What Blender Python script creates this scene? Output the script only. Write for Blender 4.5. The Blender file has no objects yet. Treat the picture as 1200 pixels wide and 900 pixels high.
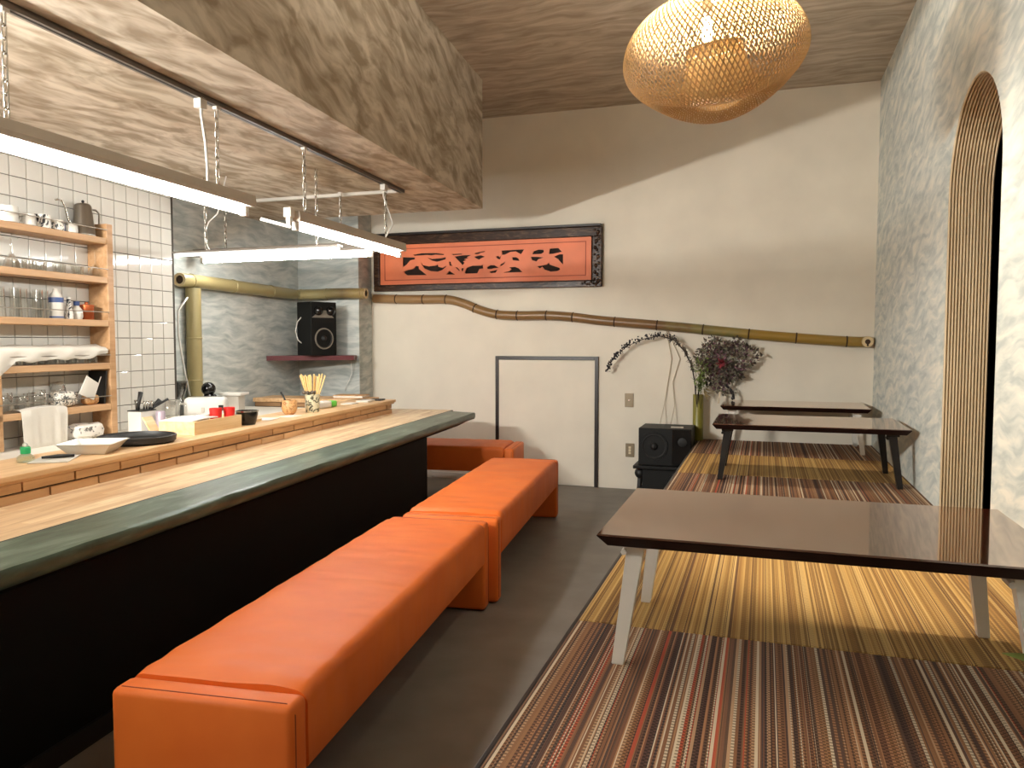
import bpy, bmesh, math, random
from mathutils import Vector, Matrix, noise
random.seed(7)
PI = math.pi
S = bpy.context.scene
COL = S.collection

# ------------------------------------------------------------------ camera
cam = bpy.data.cameras.new('camera'); cam.sensor_width = 36; cam.lens = 27
cam.clip_start = 0.05; cam.clip_end = 60
co = bpy.data.objects.new('camera', cam); COL.objects.link(co)
co.location = (0, 0, 1.3)
co.rotation_euler = (math.radians(90 - 3.18), 0, math.radians(18.15))
S.camera = co
# ------------------------------------------------------------------ world, exposure
W = bpy.data.worlds.new('world'); S.world = W; W.use_nodes = True
W.node_tree.nodes['Background'].inputs[0].default_value = (1, 0.9, 0.8, 1)
W.node_tree.nodes['Background'].inputs[1].default_value = 0.0
S.view_settings.view_transform = 'Standard'; S.view_settings.look = 'None'
S.view_settings.gamma = 1; S.view_settings.use_curve_mapping = False
S.view_settings.exposure = 0.55
TUBE = 62.0          # fluorescent tube radiance
BULB = 120.0          # pendant bulb, watts
CLIP = 100.0         # wash light in the kitchen, watts
SPOT = 190.0          # ceiling downlights, watts
S.cycles.max_bounces = 10; S.cycles.diffuse_bounces = 6; S.cycles.transmission_bounces = 8
S.cycles.caustics_reflective = False; S.cycles.caustics_refractive = False
S.cycles.sample_clamp_indirect = 4.0

# ------------------------------------------------------------------ material helpers
def lin(c):
    f = lambda v: v / 12.92 if v <= 0.04045 else ((v + 0.055) / 1.055) ** 2.4
    return tuple(f(v / 255.0) for v in c[:3]) + (1.0,)

class NT:
    def __init__(self, name):
        self.m = bpy.data.materials.new(name); self.m.use_nodes = True
        self.t = self.m.node_tree; self.b = self.t.nodes['Principled BSDF']
    def n(self, typ, **kw):
        nd = self.t.nodes.new(typ)
        for k, v in kw.items():
            if k.startswith('i_'):
                key = k[2:]; key = int(key) if key.isdigit() else key
                nd.inputs[key].default_value = v
            else: setattr(nd, k, v)
        return nd
    def l(self, a, b): self.t.links.new(a, b)
    def math(self, op, a, b=None):
        nd = self.n('ShaderNodeMath', operation=op)
        for i, v in enumerate((a, b)):
            if v is None: continue
            if isinstance(v, (int, float)): nd.inputs[i].default_value = v
            else: self.l(v, nd.inputs[i])
        return nd.outputs[0]
    def coord(self, scale=(1, 1, 1), rot=(0, 0, 0)):
        tc = self.n('ShaderNodeTexCoord'); mp = self.n('ShaderNodeMapping')
        mp.inputs['Scale'].default_value = scale; mp.inputs['Rotation'].default_value = rot
        self.l(tc.outputs['Object'], mp.inputs['Vector']); return mp.outputs['Vector']
    def noise(self, vec, scale, detail=3, rough=0.5, dist=0.0):
        nd = self.n('ShaderNodeTexNoise'); nd.inputs['Scale'].default_value = scale
        nd.inputs['Detail'].default_value = detail; nd.inputs['Roughness'].default_value = rough
        nd.inputs['Distortion'].default_value = dist
        if vec is not None: self.l(vec, nd.inputs['Vector'])
        return nd
    def ramp(self, fac, stops, interp='LINEAR'):
        r = self.n('ShaderNodeValToRGB'); r.color_ramp.interpolation = interp
        e = r.color_ramp.elements
        while len(e) < len(stops): e.new(0.5)
        for el, (p, c) in zip(e, stops): el.position = p; el.color = lin(c)
        self.l(fac, r.inputs[0]); return r.outputs[0]
    def bump(self, h, strength=0.3, dist=0.002):
        b = self.n('ShaderNodeBump'); b.inputs['Strength'].default_value = strength
        b.inputs['Distance'].default_value = dist
        self.l(h, b.inputs['Height']); self.l(b.outputs[0], self.b.inputs['Normal'])

def plain(name, c, rough=0.5, metal=0.0, var=0.0, vs=8.0, spec=None, coat=0.0, bump=0.0, bs=120.0):
    k = NT(name); b = k.b
    b.inputs['Roughness'].default_value = rough; b.inputs['Metallic'].default_value = metal
    if spec is not None: b.inputs['Specular IOR Level'].default_value = spec
    if coat: b.inputs['Coat Weight'].default_value = coat; b.inputs['Coat Roughness'].default_value = 0.06
    v = k.coord()
    nz = k.noise(v, vs, 4)
    d = max(var, 0.02)
    lo = tuple(x * (1 - d) for x in c); hi = tuple(min(255, x * (1 + d)) for x in c)
    k.l(k.ramp(nz.outputs['Fac'], [(0.3, lo), (0.7, hi)]), b.inputs['Base Color'])
    if bump: k.bump(k.noise(v, bs, 2).outputs['Fac'], bump)
    return k.m

def wave_paper(name, cols, scale, rot=(0, 0, 0), size=1.0, warp=0.22, contrast=0.16):
    """streaky wavy wallpaper; scale squeezes the axis that runs across the streaks"""
    k = NT(name); b = k.b; b.inputs['Roughness'].default_value = 0.75
    b.inputs['Specular IOR Level'].default_value = 0.25
    tc = k.n('ShaderNodeTexCoord')
    n0 = k.noise(tc.outputs['Object'], 2.3 / size, 2)
    sub = k.n('ShaderNodeVectorMath', operation='SUBTRACT'); sub.inputs[1].default_value = (0.5, 0.5, 0.5)
    k.l(n0.outputs['Color'], sub.inputs[0])
    mul = k.n('ShaderNodeVectorMath', operation='SCALE'); mul.inputs['Scale'].default_value = warp
    k.l(sub.outputs[0], mul.inputs[0])
    add = k.n('ShaderNodeVectorMath', operation='ADD')
    k.l(tc.outputs['Object'], add.inputs[0]); k.l(mul.outputs[0], add.inputs[1])
    m0 = k.n('ShaderNodeMapping'); m0.inputs['Rotation'].default_value = rot
    k.l(add.outputs[0], m0.inputs['Vector'])
    mp = k.n('ShaderNodeMapping'); mp.inputs['Scale'].default_value = scale
    k.l(m0.outputs[0], mp.inputs['Vector'])
    n1 = k.noise(mp.outputs[0], 1.0 / size, 3.5, 0.55, 0.35)
    h = contrast
    col = k.ramp(n1.outputs['Fac'], [(0.5 - h, cols[0]), (0.5, cols[1]), (0.5 + h, cols[2])])
    k.l(col, b.inputs['Base Color'])
    k.bump(n1.outputs['Fac'], 0.25, 0.004)
    return k.m

def wood(name, c1, c2, axis=1, rough=0.45, sc=1.0, coat=0.0):
    k = NT(name); b = k.b; b.inputs['Roughness'].default_value = rough
    if coat: b.inputs['Coat Weight'].default_value = coat
    s = [26 * sc] * 3; s[axis] = 1.6 * sc
    v = k.coord(tuple(s))
    oi = k.n('ShaderNodeObjectInfo')
    off = k.n('ShaderNodeVectorMath', operation='ADD')
    cmb = k.n('ShaderNodeCombineXYZ')
    r10 = k.math('MULTIPLY', oi.outputs['Random'], 37.0)
    for i in range(3): k.l(r10, cmb.inputs[i])
    k.l(v, off.inputs[0]); k.l(cmb.outputs[0], off.inputs[1])
    n1 = k.noise(off.outputs[0], 1.0, 4, 0.6, 0.6)
    f = k.math('ADD', n1.outputs['Fac'], k.math('MULTIPLY', k.math('SUBTRACT', oi.outputs['Random'], 0.5), 0.18))
    k.l(k.ramp(f, [(0.3, c1), (0.68, c2)]), b.inputs['Base Color'])
    k.bump(n1.outputs['Fac'], 0.12, 0.001)
    return k.m

def glass(name, c=(253, 253, 252), rough=0.03):
    k = NT(name); b = k.b
    b.inputs['Base Color'].default_value = lin((250, 250, 248)); b.inputs['Roughness'].default_value = rough
    b.inputs['Specular IOR Level'].default_value = 0.9
    tr = k.n('ShaderNodeBsdfTransparent'); tr.inputs[0].default_value = lin(c)
    lw = k.n('ShaderNodeLayerWeight'); lw.inputs['Blend'].default_value = 0.35
    nz = k.noise(k.coord(), 55, 2)
    f = k.math('ADD', k.math('MULTIPLY', lw.outputs['Facing'], 0.75), k.math('MULTIPLY', nz.outputs['Fac'], 0.12))
    mx = k.n('ShaderNodeMixShader'); k.l(f, mx.inputs[0]); k.l(tr.outputs[0], mx.inputs[1]); 
    gl = k.n('ShaderNodeBsdfGlossy'); gl.inputs[0].default_value = lin((250, 250, 248)); gl.inputs['Roughness'].default_value = rough
    k.l(gl.outputs[0], mx.inputs[2])
    k.l(mx.outputs[0], k.t.nodes['Material Output'].inputs['Surface'])
    return k.m

def emit(name, c, s):
    k = NT(name); b = k.b
    b.inputs['Base Color'].default_value = (0.9, 0.9, 0.9, 1)
    b.inputs['Emission Color'].default_value = c; b.inputs['Emission Strength'].default_value = s
    return k.m

def stripes(name, pal, pal2, dark=0.5, pitch=150.0):
    """woven mat: coloured warp stripes running along Y, beaded by the weft"""
    k = NT(name); b = k.b; b.inputs['Roughness'].default_value = 0.8
    b.inputs['Specular IOR Level'].default_value = 0.2
    tc = k.n('ShaderNodeTexCoord'); sp = k.n('ShaderNodeSeparateXYZ'); k.l(tc.outputs['Object'], sp.inputs[0])
    x, y = sp.outputs[0], sp.outputs[1]
    i1 = k.math('FLOOR', k.math('MULTIPLY', x, pitch)); i2 = k.math('FLOOR', k.math('MULTIPLY', x, pitch * 2.6))
    i3 = k.math('FLOOR', k.math('MULTIPLY', x, pitch / 4.3))
    def wn(i, seed):
        w = k.n('ShaderNodeTexWhiteNoise', noise_dimensions='1D')
        k.l(k.math('ADD', i, seed), w.inputs['W']); return w.outputs['Value']
    c1 = k.ramp(wn(i1, 3.1), pal, 'CONSTANT'); c2 = k.ramp(wn(i2, 11.7), pal, 'CONSTANT')
    c3 = k.ramp(wn(i3, 5.3), pal2, 'CONSTANT')
    sel = k.math('GREATER_THAN', wn(i1, 21.9), 0.5)
    m1 = k.n('ShaderNodeMix', data_type='RGBA'); k.l(sel, m1.inputs[0]); k.l(c1, m1.inputs[6]); k.l(c2, m1.inputs[7])
    m2 = k.n('ShaderNodeMix', data_type='RGBA'); m2.inputs[0].default_value = 0.2
    k.l(m1.outputs[2], m2.inputs[6]); k.l(c3, m2.inputs[7])
    ph = k.math('MULTIPLY', i1, PI)
    sn = k.math('SINE', k.math('ADD', k.math('MULTIPLY', y, 2 * PI / 0.0125), ph))
    dots = k.math('MULTIPLY', k.math('GREATER_THAN', sn, 0.0), k.math('GREATER_THAN', wn(i1, 40.3), 0.38))
    m3 = k.n('ShaderNodeMix', data_type='RGBA', blend_type='MULTIPLY')
    k.l(k.math('MULTIPLY', dots, dark), m3.inputs[0]); k.l(m2.outputs[2], m3.inputs[6]); m3.inputs[7].default_value = lin((70, 52, 44))
    k.l(m3.outputs[2], b.inputs['Base Color'])
    hx = k.math('SINE', k.math('MULTIPLY', x, pitch * 2.6 * 2 * PI))
    k.bump(k.math('ADD', k.math('MULTIPLY', hx, 0.5), k.math('MULTIPLY', sn, 0.5)), 0.35, 0.0015)
    return k.m

# ------------------------------------------------------------------ mesh helpers
class MB:
    def __init__(self): self.bm = bmesh.new()
    def verts(self, pts): return [self.bm.verts.new(p) for p in pts]
    def face(self, pts): return self.bm.faces.new(self.verts(pts))
    def box(self, x0, x1, y0, y1, z0, z1, bev=0.0, seg=2, M=None):
        g = bmesh.ops.create_cube(self.bm, size=1.0); vs = g['verts']
        for v in vs:
            v.co = Vector(((x0 + x1) / 2 + v.co.x * (x1 - x0), (y0 + y1) / 2 + v.co.y * (y1 - y0), (z0 + z1) / 2 + v.co.z * (z1 - z0)))
        if M is not None:
            for v in vs: v.co = M @ v.co
        if bev > 0:
            es = list({e for v in vs for e in v.link_edges})
            bmesh.ops.bevel(self.bm, geom=es, offset=bev, segments=seg, profile=0.5, affect='EDGES')
        return self
    def loft(self, rings, closed=True, caps=True):
        R = [self.verts(r) for r in rings]; n = len(R[0])
        for a, b in zip(R, R[1:]):
            for i in range(n if closed else n - 1):
                j = (i + 1) % n
                try: self.bm.faces.new((a[i], a[j], b[j], b[i]))
                except ValueError: pass
        if caps and closed:
            for r in (R[0], R[-1]):
                try: self.bm.faces.new(r)
                except ValueError: pass
        return self
    def tube(self, pts, r, seg=8, closed=False, caps=True):
        pts = [Vector(p) for p in pts]; n = len(pts)
        rr = r if isinstance(r, (list, tuple)) else [r] * n
        rings = []; prev = None
        for i, p in enumerate(pts):
            if closed: t = pts[(i + 1) % n] - pts[i - 1]
            else: t = pts[min(i + 1, n - 1)] - pts[max(i - 1, 0)]
            t.normalize()
            if prev is None:
                a = Vector((0, 0, 1)) if abs(t.z) < 0.9 else Vector((1, 0, 0))
                prev = (a - t * a.dot(t)).normalized()
            else:
                q = prev - t * prev.dot(t)
                prev = q.normalized() if q.length > 1e-6 else prev
            bt = t.cross(prev)
            rings.append([p + (prev * math.cos(2 * PI * k / seg) + bt * math.sin(2 * PI * k / seg)) * rr[i] for k in range(seg)])
        if closed: rings.append(rings[0]); caps = False
        if closed:
            R = [self.verts(x) for x in rings[:-1]]
            m = len(R)
            for i in range(m):
                a, b = R[i], R[(i + 1) % m]
                for k in range(seg): self.bm.faces.new((a[k], a[(k + 1) % seg], b[(k + 1) % seg], b[k]))
        else: self.loft(rings, True, caps)
        return self
    def lathe(self, prof, c=(0, 0, 0), seg=20, M=None, caps=True):
        rings = []
        for r, z in prof:
            ring = []
            for k in range(seg):
                p = Vector((r * math.cos(2 * PI * k / seg), r * math.sin(2 * PI * k / seg), z))
                if M is not None: p = M @ p
                ring.append(p + Vector(c))
            rings.append(ring)
        return self.loft(rings, True, caps)
    def ball(self, c, r, seg=12, squash=1.0):
        prof = [(max(1e-4, r * math.sin(PI * i / 8)), -r * squash * math.cos(PI * i / 8)) for i in range(9)]
        return self.lathe(prof, c, seg)
    def prism(self, poly, f0, f1):
        """poly: 2D points; f0/f1 turn a 2D point into the two 3D ends"""
        return self.loft([[f0(p) for p in poly], [f1(p) for p in poly]])
    def build(self, name, mat, parent=None, smooth=False, kind=None, weld=False):
        if weld: bmesh.ops.remove_doubles(self.bm, verts=self.bm.verts, dist=1e-5)
        bmesh.ops.recalc_face_normals(self.bm, faces=self.bm.faces)
        me = bpy.data.meshes.new(name); self.bm.to_mesh(me); self.bm.free()
        if smooth is True: me.polygons.foreach_set('use_smooth', [True] * len(me.polygons))
        elif smooth:
            me.polygons.foreach_set('use_smooth', [True] * len(me.polygons)); me.set_sharp_from_angle(angle=math.radians(smooth))
        me.materials.append(mat)
        o = bpy.data.objects.new(name, me); COL.objects.link(o)
        if parent is not None: o.parent = parent
        if kind: o['kind'] = kind
        return o

def thing(name, label, cat, loc=(0, 0, 0), rz=0.0, group=None):
    o = bpy.data.objects.new(name, None); COL.objects.link(o); o.empty_display_size = 0.1
    o.location = loc; o.rotation_euler = (0, 0, rz); o['label'] = label; o['category'] = cat
    if group: o['group'] = group
    return o
def tag(o, label, cat, group=None, loc=None, rz=None):
    o['label'] = label; o['category'] = cat
    if group: o['group'] = group
    if loc is not None: o.location = loc
    if rz is not None: o.rotation_euler = (0, 0, rz)
    return o
def struct(o): o['kind'] = 'structure'; return o
def dup(root, loc=None, rz=None, label=None):
    r = root.copy(); COL.objects.link(r)
    if loc is not None: r.location = loc
    if rz is not None: r.rotation_euler = (0, 0, rz)
    if label: r['label'] = label
    for ch in list(root.children):
        c = ch.copy(); COL.objects.link(c); c.parent = r
        for g in list(ch.children):
            d = g.copy(); COL.objects.link(d); d.parent = c
    return r

# frames of the two slightly turned systems of the room
A = math.radians(5.27)                       # counter, benches
def cf(lat, al, z=0.0): return (lat * math.cos(A) - al * math.sin(A), lat * math.sin(A) + al * math.cos(A), z)
B = math.atan(0.08)                          # kitchen wall
def kf(s, d, z=0.0): return (-3.75 - s * math.sin(B) + d * math.cos(B), 4.2 + s * math.cos(B) + d * math.sin(B), z)
def kx(y): return -3.75 - 0.08 * (y - 4.2)   # tiled wall
def fx(y): return -4.05 - 0.08 * (y - 4.2)   # papered wall behind it
def sx(y): return -2.118 - 0.074 * (y - 5.72)  # right face of the soffit
YB, XR, ZC, ZS, ZP = 6.70, 0.83, 3.33, 2.34, 0.47
Y0 = -1.6                                    # wall behind the camera

# ------------------------------------------------------------------ materials
taupe = ((158, 145, 127), (178, 166, 149), (197, 186, 169))
taupe_s = ((150, 135, 115), (180, 167, 149), (206, 195, 178))
M_soffit = wave_paper('soffit_paper', taupe_s, (13, 3.4, 12), (0.28, 0, 0.05), 1.0, 0.2, 0.135)
M_ceil = wave_paper('ceiling_paper', taupe, (2.6, 15, 10), (0, 0, 0.06), 1.0)
M_wright = wave_paper('right_wall_paper', ((180, 188, 185), (204, 208, 201), (226, 224, 212)), (11, 4.8, 21), (0.15, 0, 0), 1.0, 0.2)
M_alcove = wave_paper('alcove_paper', ((164, 171, 168), (188, 192, 187), (208, 209, 202)), (4.5, 4.5, 24), (0.0, 0.06, 0), 1.0, 0.16)
M_wback = plain('linen_paper', (228, 220, 204), 0.8, var=0.02, vs=3, bump=0.15, bs=260)
M_floor = plain('vinyl_floor', (126, 121, 114), 0.48, var=0.06, vs=5, bump=0.06, bs=300)
M_grout = plain('grout', (66, 60, 52), 0.9)
M_tile = plain('white_tile', (206, 203, 195), 0.07, var=0.02, vs=2)
M_white = plain('white_paint', (228, 222, 210), 0.4)
M_whiteplastic = plain('white_plastic', (212, 208, 200), 0.35)
M_chan = plain('lamp_channel', (186, 178, 166), 0.5)
M_track = plain('track_grey', (112, 104, 95), 0.5)
M_black = plain('black_paint', (16, 15, 13), 0.55)
M_frame = plain('dark_frame', (34, 26, 24), 0.35)
M_dark = plain('passage_darkness', (12, 11, 10), 0.9)  # near-black colour stands in for the unlit space beyond the arch
M_panel = plain('black_counter_panel', (8, 8, 6), 0.65, var=0.2, spec=0.15)
def lacquer():
    k = NT('green_lacquer'); b = k.b
    v = k.coord((7, 1.4, 7)); n1 = k.noise(v, 2.2, 5, 0.6, 0.8)
    k.l(k.ramp(n1.outputs['Fac'], [(0.32, (52, 66, 54)), (0.55, (78, 95, 80)), (0.75, (118, 134, 120))]), b.inputs['Base Color'])
    b.inputs['Roughness'].default_value = 0.34; b.inputs['Specular IOR Level'].default_value = 0.35
    v2 = k.coord((30, 6, 30)); k.bump(k.noise(v2, 1.5, 3).outputs['Fac'], 0.35, 0.004)
    return k.m
M_green = lacquer()
def butcher():
    k = NT('butcher_block'); b = k.b; b.inputs['Roughness'].default_value = 0.35
    v = k.coord((1, 1, 1), (0, 0, PI / 2))
    br = k.n('ShaderNodeTexBrick'); k.l(v, br.inputs['Vector'])
    br.inputs['Scale'].default_value = 1.0; br.inputs['Mortar Size'].default_value = 0.0
    br.inputs['Brick Width'].default_value = 0.31; br.inputs['Row Height'].default_value = 0.035
    br.inputs['Color1'].default_value = lin((212, 176, 134)); br.inputs['Color2'].default_value = lin((242, 220, 184))
    n1 = k.noise(k.coord((40, 3, 40)), 1.2, 4, 0.6, 0.8)
    mx = k.n('ShaderNodeMix', data_type='RGBA', blend_type='MULTIPLY'); mx.inputs[0].default_value = 0.6
    k.l(br.outputs['Color'], mx.inputs[6])
    k.l(k.ramp(n1.outputs['Fac'], [(0.32, (196, 166, 132)), (0.62, (255, 252, 246))]), mx.inputs[7])
    k.l(mx.outputs[2], b.inputs['Base Color'])
    return k.m
M_butcher = butcher()
M_pine = wood('pine', (196, 152, 104), (226, 190, 146), 1, 0.45)
M_brick = wood('brick_wood', (178, 134, 92), (216, 176, 130), 1, 0.5, 0.8)
M_shelfwood = wood('shelf_wood', (166, 126, 86), (194, 156, 116), 1, 0.5)
M_boxwood = wood('box_wood', (206, 168, 116), (232, 204, 158), 1, 0.5)
def leather():
    k = NT('orange_leather'); b = k.b; b.inputs['Roughness'].default_value = 0.5
    b.inputs['Specular IOR Level'].default_value = 0.3
    v = k.coord(); n1 = k.noise(v, 5, 4)
    k.l(k.ramp(n1.outputs['Fac'], [(0.3, (226, 109, 41)), (0.7, (236, 121, 48))]), b.inputs['Base Color'])
    n2 = k.noise(k.coord((2.2, 6, 2.5)), 1.5, 1, 0.4, 0.3); n3 = k.noise(v, 420, 2)
    k.bump(k.math('ADD', n2.outputs['Fac'], k.math('MULTIPLY', n3.outputs['Fac'], 0.03)), 0.35, 0.02)
    return k.m
M_leather = leather()
M_seam = plain('seam', (150, 58, 22), 0.6)
def lacq_top():
    k = NT('brown_lacquer'); b = k.b
    v = k.coord((3, 30, 3)); n1 = k.noise(v, 1.4, 4)
    k.l(k.ramp(n1.outputs['Fac'], [(0.3, (60, 27, 21)), (0.7, (66, 30, 23))]), b.inputs['Base Color'])
    b.inputs['Roughness'].default_value = 0.1; b.inputs['Coat Weight'].default_value = 1.0; b.inputs['Coat Roughness'].default_value = 0.03
    b.inputs['Coat IOR'].default_value = 2.0; b.inputs['Coat Tint'].default_value = lin((255, 224, 196)); b.inputs['Specular Tint'].default_value = lin((255, 214, 180)); b.inputs['IOR'].default_value = 1.6
    return k.m
M_table = lacq_top()
M_tedge = plain('table_edge', (30, 14, 12), 0.3, spec=0.25)
M_wleg = plain('white_leg', (226, 221, 211), 0.4)
M_bleg = plain('black_leg', (18, 14, 13), 0.3)
M_metal = plain('steel', (190, 186, 178), 0.25, 1.0)
M_kettle = plain('kettle_steel', (142, 134, 124), 0.32, 1.0)
M_copper = plain('copper', (184, 98, 60), 0.3, 0.9)
M_glass = glass('clear_glass')
M_smoke = glass('smoky_plastic', (186, 186, 186), 0.2)
M_ceramic = plain('white_ceramic', (206, 202, 193), 0.2)
M_cloth = plain('white_cloth', (204, 198, 187), 0.9, bump=0.3, bs=90)
M_paper = plain('paper', (218, 213, 203), 0.8)
M_red = plain('red_plastic', (206, 40, 36), 0.35)
M_greenp = plain('green_plastic', (40, 176, 108), 0.35)
M_lime = plain('lime_wrap', (96, 186, 70), 0.4)
M_bluel = plain('blue_label', (52, 72, 120), 0.4)
M_blackg = plain('gloss_black', (14, 13, 13), 0.18)
M_blackm = plain('matt_black', (22, 21, 20), 0.5)
M_spk = plain('speaker_black', (13, 13, 12), 0.5, spec=0.25, bump=0.1, bs=200)
M_cone = plain('speaker_cone', (32, 31, 30), 0.55, spec=0.3)
M_ring = plain('speaker_ring', (150, 142, 130), 0.35, 0.6)
M_redshelf = plain('red_shelf', (88, 22, 26), 0.35)
M_ribwood = wood('rib_beige', (192, 168, 130), (216, 196, 160), 2, 0.55)
def bamboo(name, stops, axis=0, lo=-3.6, hi=0.85):
    k = NT(name); b = k.b; b.inputs['Roughness'].default_value = 0.35
    tc = k.n('ShaderNodeTexCoord'); sp = k.n('ShaderNodeSeparateXYZ'); k.l(tc.outputs['Object'], sp.inputs[0])
    t = k.math('DIVIDE', k.math('SUBTRACT', sp.outputs[axis], lo), hi - lo)
    nz = k.noise(tc.outputs['Object'], 6, 4)
    t2 = k.math('ADD', t, k.math('MULTIPLY', k.math('SUBTRACT', nz.outputs['Fac'], 0.5), 0.25))
    k.l(k.ramp(t2, stops), b.inputs['Base Color'])
    return k.m
M_bam_long = bamboo('aged_bamboo', [(0.0, (158, 124, 84)), (0.3, (138, 106, 66)), (0.62, (112, 84, 54)), (0.72, (126, 116, 70)), (0.8, (152, 120, 50)), (1.0, (146, 118, 56))])
M_bam_y = bamboo('yellow_bamboo', [(0.0, (142, 128, 86)), (0.3, (156, 142, 98)), (0.5, (130, 118, 80)), (0.7, (114, 96, 66)), (0.85, (150, 130, 84)), (1.0, (146, 120, 78))], 0, -4.2, -3.45)
M_bam_cut = plain('bamboo_cut', (214, 190, 146), 0.6)
M_bam_hole = plain('bamboo_hollow', (60, 40, 24), 0.8)
M_vase = bamboo('vase_bamboo', [(0.0, (120, 118, 40)), (1.0, (138, 128, 58))], 2, 0.0, 0.4)
M_leafdark = plain('dry_leaf', (86, 77, 66), 0.7, var=0.35, vs=14)
M_leafplum = plain('plum_leaf', (98, 70, 78), 0.7, var=0.3, vs=20)
M_leafgrey = plain('grey_green_leaf', (122, 120, 98), 0.7, var=0.2)
M_leafgreen = plain('green_leaf', (118, 134, 74), 0.5, var=0.25)
M_leaftan = plain('tan_leaf', (168, 148, 104), 0.7)
M_stem = plain('dark_stem', (48, 36, 30), 0.7)
M_berry = plain('dark_bud', (38, 32, 34), 0.6)
M_protea = plain('protea_red', (150, 62, 70), 0.8, var=0.3, vs=40)
M_ribbon = plain('ribbon', (196, 182, 160), 0.7)
def dragonwood():
    k = NT('dark_carved_wood'); b = k.b; b.inputs['Roughness'].default_value = 0.3
    v = k.coord((3, 3, 12)); n1 = k.noise(v, 2.0, 4, 0.6, 2.2)
    k.l(k.ramp(n1.outputs['Fac'], [(0.3, (34, 22, 16)), (0.52, (62, 42, 30)), (0.7, (104, 80, 60))]), b.inputs['Base Color']); b.inputs['Specular IOR Level'].default_value = 0.25
    return k.m
M_dwood = dragonwood()
M_opanel = plain('orange_panel', (228, 124, 80), 0.5, var=0.04, vs=4)
def orange_groove(): return plain('orange_groove', (170, 66, 38), 0.6)
M_groove = orange_groove()
M_plate = plain('switch_plate', (142, 128, 104), 0.35, 0.3)
M_switch = plain('switch_ivory', (222, 210, 180), 0.4)
M_tube = emit('tube_glow', (0.98, 0.985, 0.955, 1), TUBE)
M_tube2 = emit('tube_glow_bright', (0.98, 0.985, 0.955, 1), TUBE * 1.0)
M_bulb = emit('bulb_glow', (1.0, 0.78, 0.48, 1), 60.0)
def bam_strip():
    k = NT('woven_bamboo'); b = k.b
    n1 = k.noise(k.coord(), 14, 3)
    col = k.ramp(n1.outputs['Fac'], [(0.3, (118, 92, 60)), (0.7, (152, 122, 84))])
    k.l(col, b.inputs['Base Color']); b.inputs['Roughness'].default_value = 0.5
    tr = k.n('ShaderNodeBsdfTranslucent'); tr.inputs[0].default_value = lin((238, 218, 172))
    mx = k.n('ShaderNodeMixShader'); mx.inputs[0].default_value = 0.32
    k.l(b.outputs[0], mx.inputs[1]); k.l(tr.outputs[0], mx.inputs[2])
    k.l(mx.outputs[0], k.t.nodes['Material Output'].inputs['Surface'])
    return k.m
M_weave = bam_strip()
def speckle(name, base, ink, sc=90, th=0.5):
    k = NT(name); b = k.b; b.inputs['Roughness'].default_value = 0.45
    n1 = k.noise(k.coord(), sc, 3, 0.6, 1.0)
    k.l(k.ramp(n1.outputs['Fac'], [(th - 0.03, base), (th + 0.03, ink)]), b.inputs['Base Color'])
    return k.m
M_pattern = speckle('ink_print', (222, 216, 204), (60, 62, 62), 60, 0.52)
M_wrap = speckle('sprig_print', (222, 216, 206), (90, 88, 86), 28, 0.63)
M_holder = speckle('mottled_ceramic', (206, 200, 170), (70, 70, 54), 30, 0.54)
M_cork = speckle('coconut_wood', (206, 160, 108), (160, 112, 68), 55, 0.55)
warm = [(0.0, (72, 52, 48)), (0.11, (134, 93, 66)), (0.24, (172, 125, 90)), (0.36, (86, 65, 56)), (0.46, (190, 152, 118)), (0.56, (114, 77, 60)), (0.66, (222, 206, 178)), (0.79, (146, 104, 70)), (0.89, (70, 62, 62)), (0.965, (184, 78, 54))]
warm2 = [(0.0, (136, 98, 70)), (0.35, (94, 70, 58)), (0.6, (166, 128, 96)), (0.85, (114, 80, 64))]
gold = [(0.0, (176, 136, 76)), (0.2, (132, 96, 54)), (0.36, (196, 158, 94)), (0.55, (152, 112, 62)), (0.7, (206, 170, 108)), (0.84, (108, 76, 48)), (0.94, (86, 58, 46))]
gold2 = [(0.0, (172, 136, 80)), (0.5, (188, 154, 96)), (0.8, (150, 112, 66))]
M_matred = stripes('mat_red', warm, warm2, 0.6)
M_matgold = stripes('mat_gold', gold, gold2, 0.35)

# ------------------------------------------------------------------ structure
struct(MB().box(-4.6, XR, Y0, YB, -0.05, 0).build('floor', M_floor))
struct(MB().box(-4.8, XR + 0.2, Y0, YB + 0.1, ZC, ZC + 0.05).build('ceiling', M_ceil))
struct(MB().box(-3.632, XR + 0.2, YB, YB + 0.1, 0, ZC).build('wall_back', M_wback))
struct(MB().box(-4.6, XR + 0.2, Y0 - 0.1, Y0, 0, ZC).build('wall_front', M_wback))
struct(MB().box(-3.0, -2.41, YB - 0.012, YB, 0, 0.06, 0.002).build('baseboard_back', M_white))
# soffit over the kitchen
YE = 5.72
b = MB()
b.prism([(-4.75, Y0), (sx(Y0), Y0), (sx(YE), YE), (-4.75, YE)], lambda p: (p[0], p[1], ZS), lambda p: (p[0], p[1], ZC))
struct(b.build('soffit', M_soffit))
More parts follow.
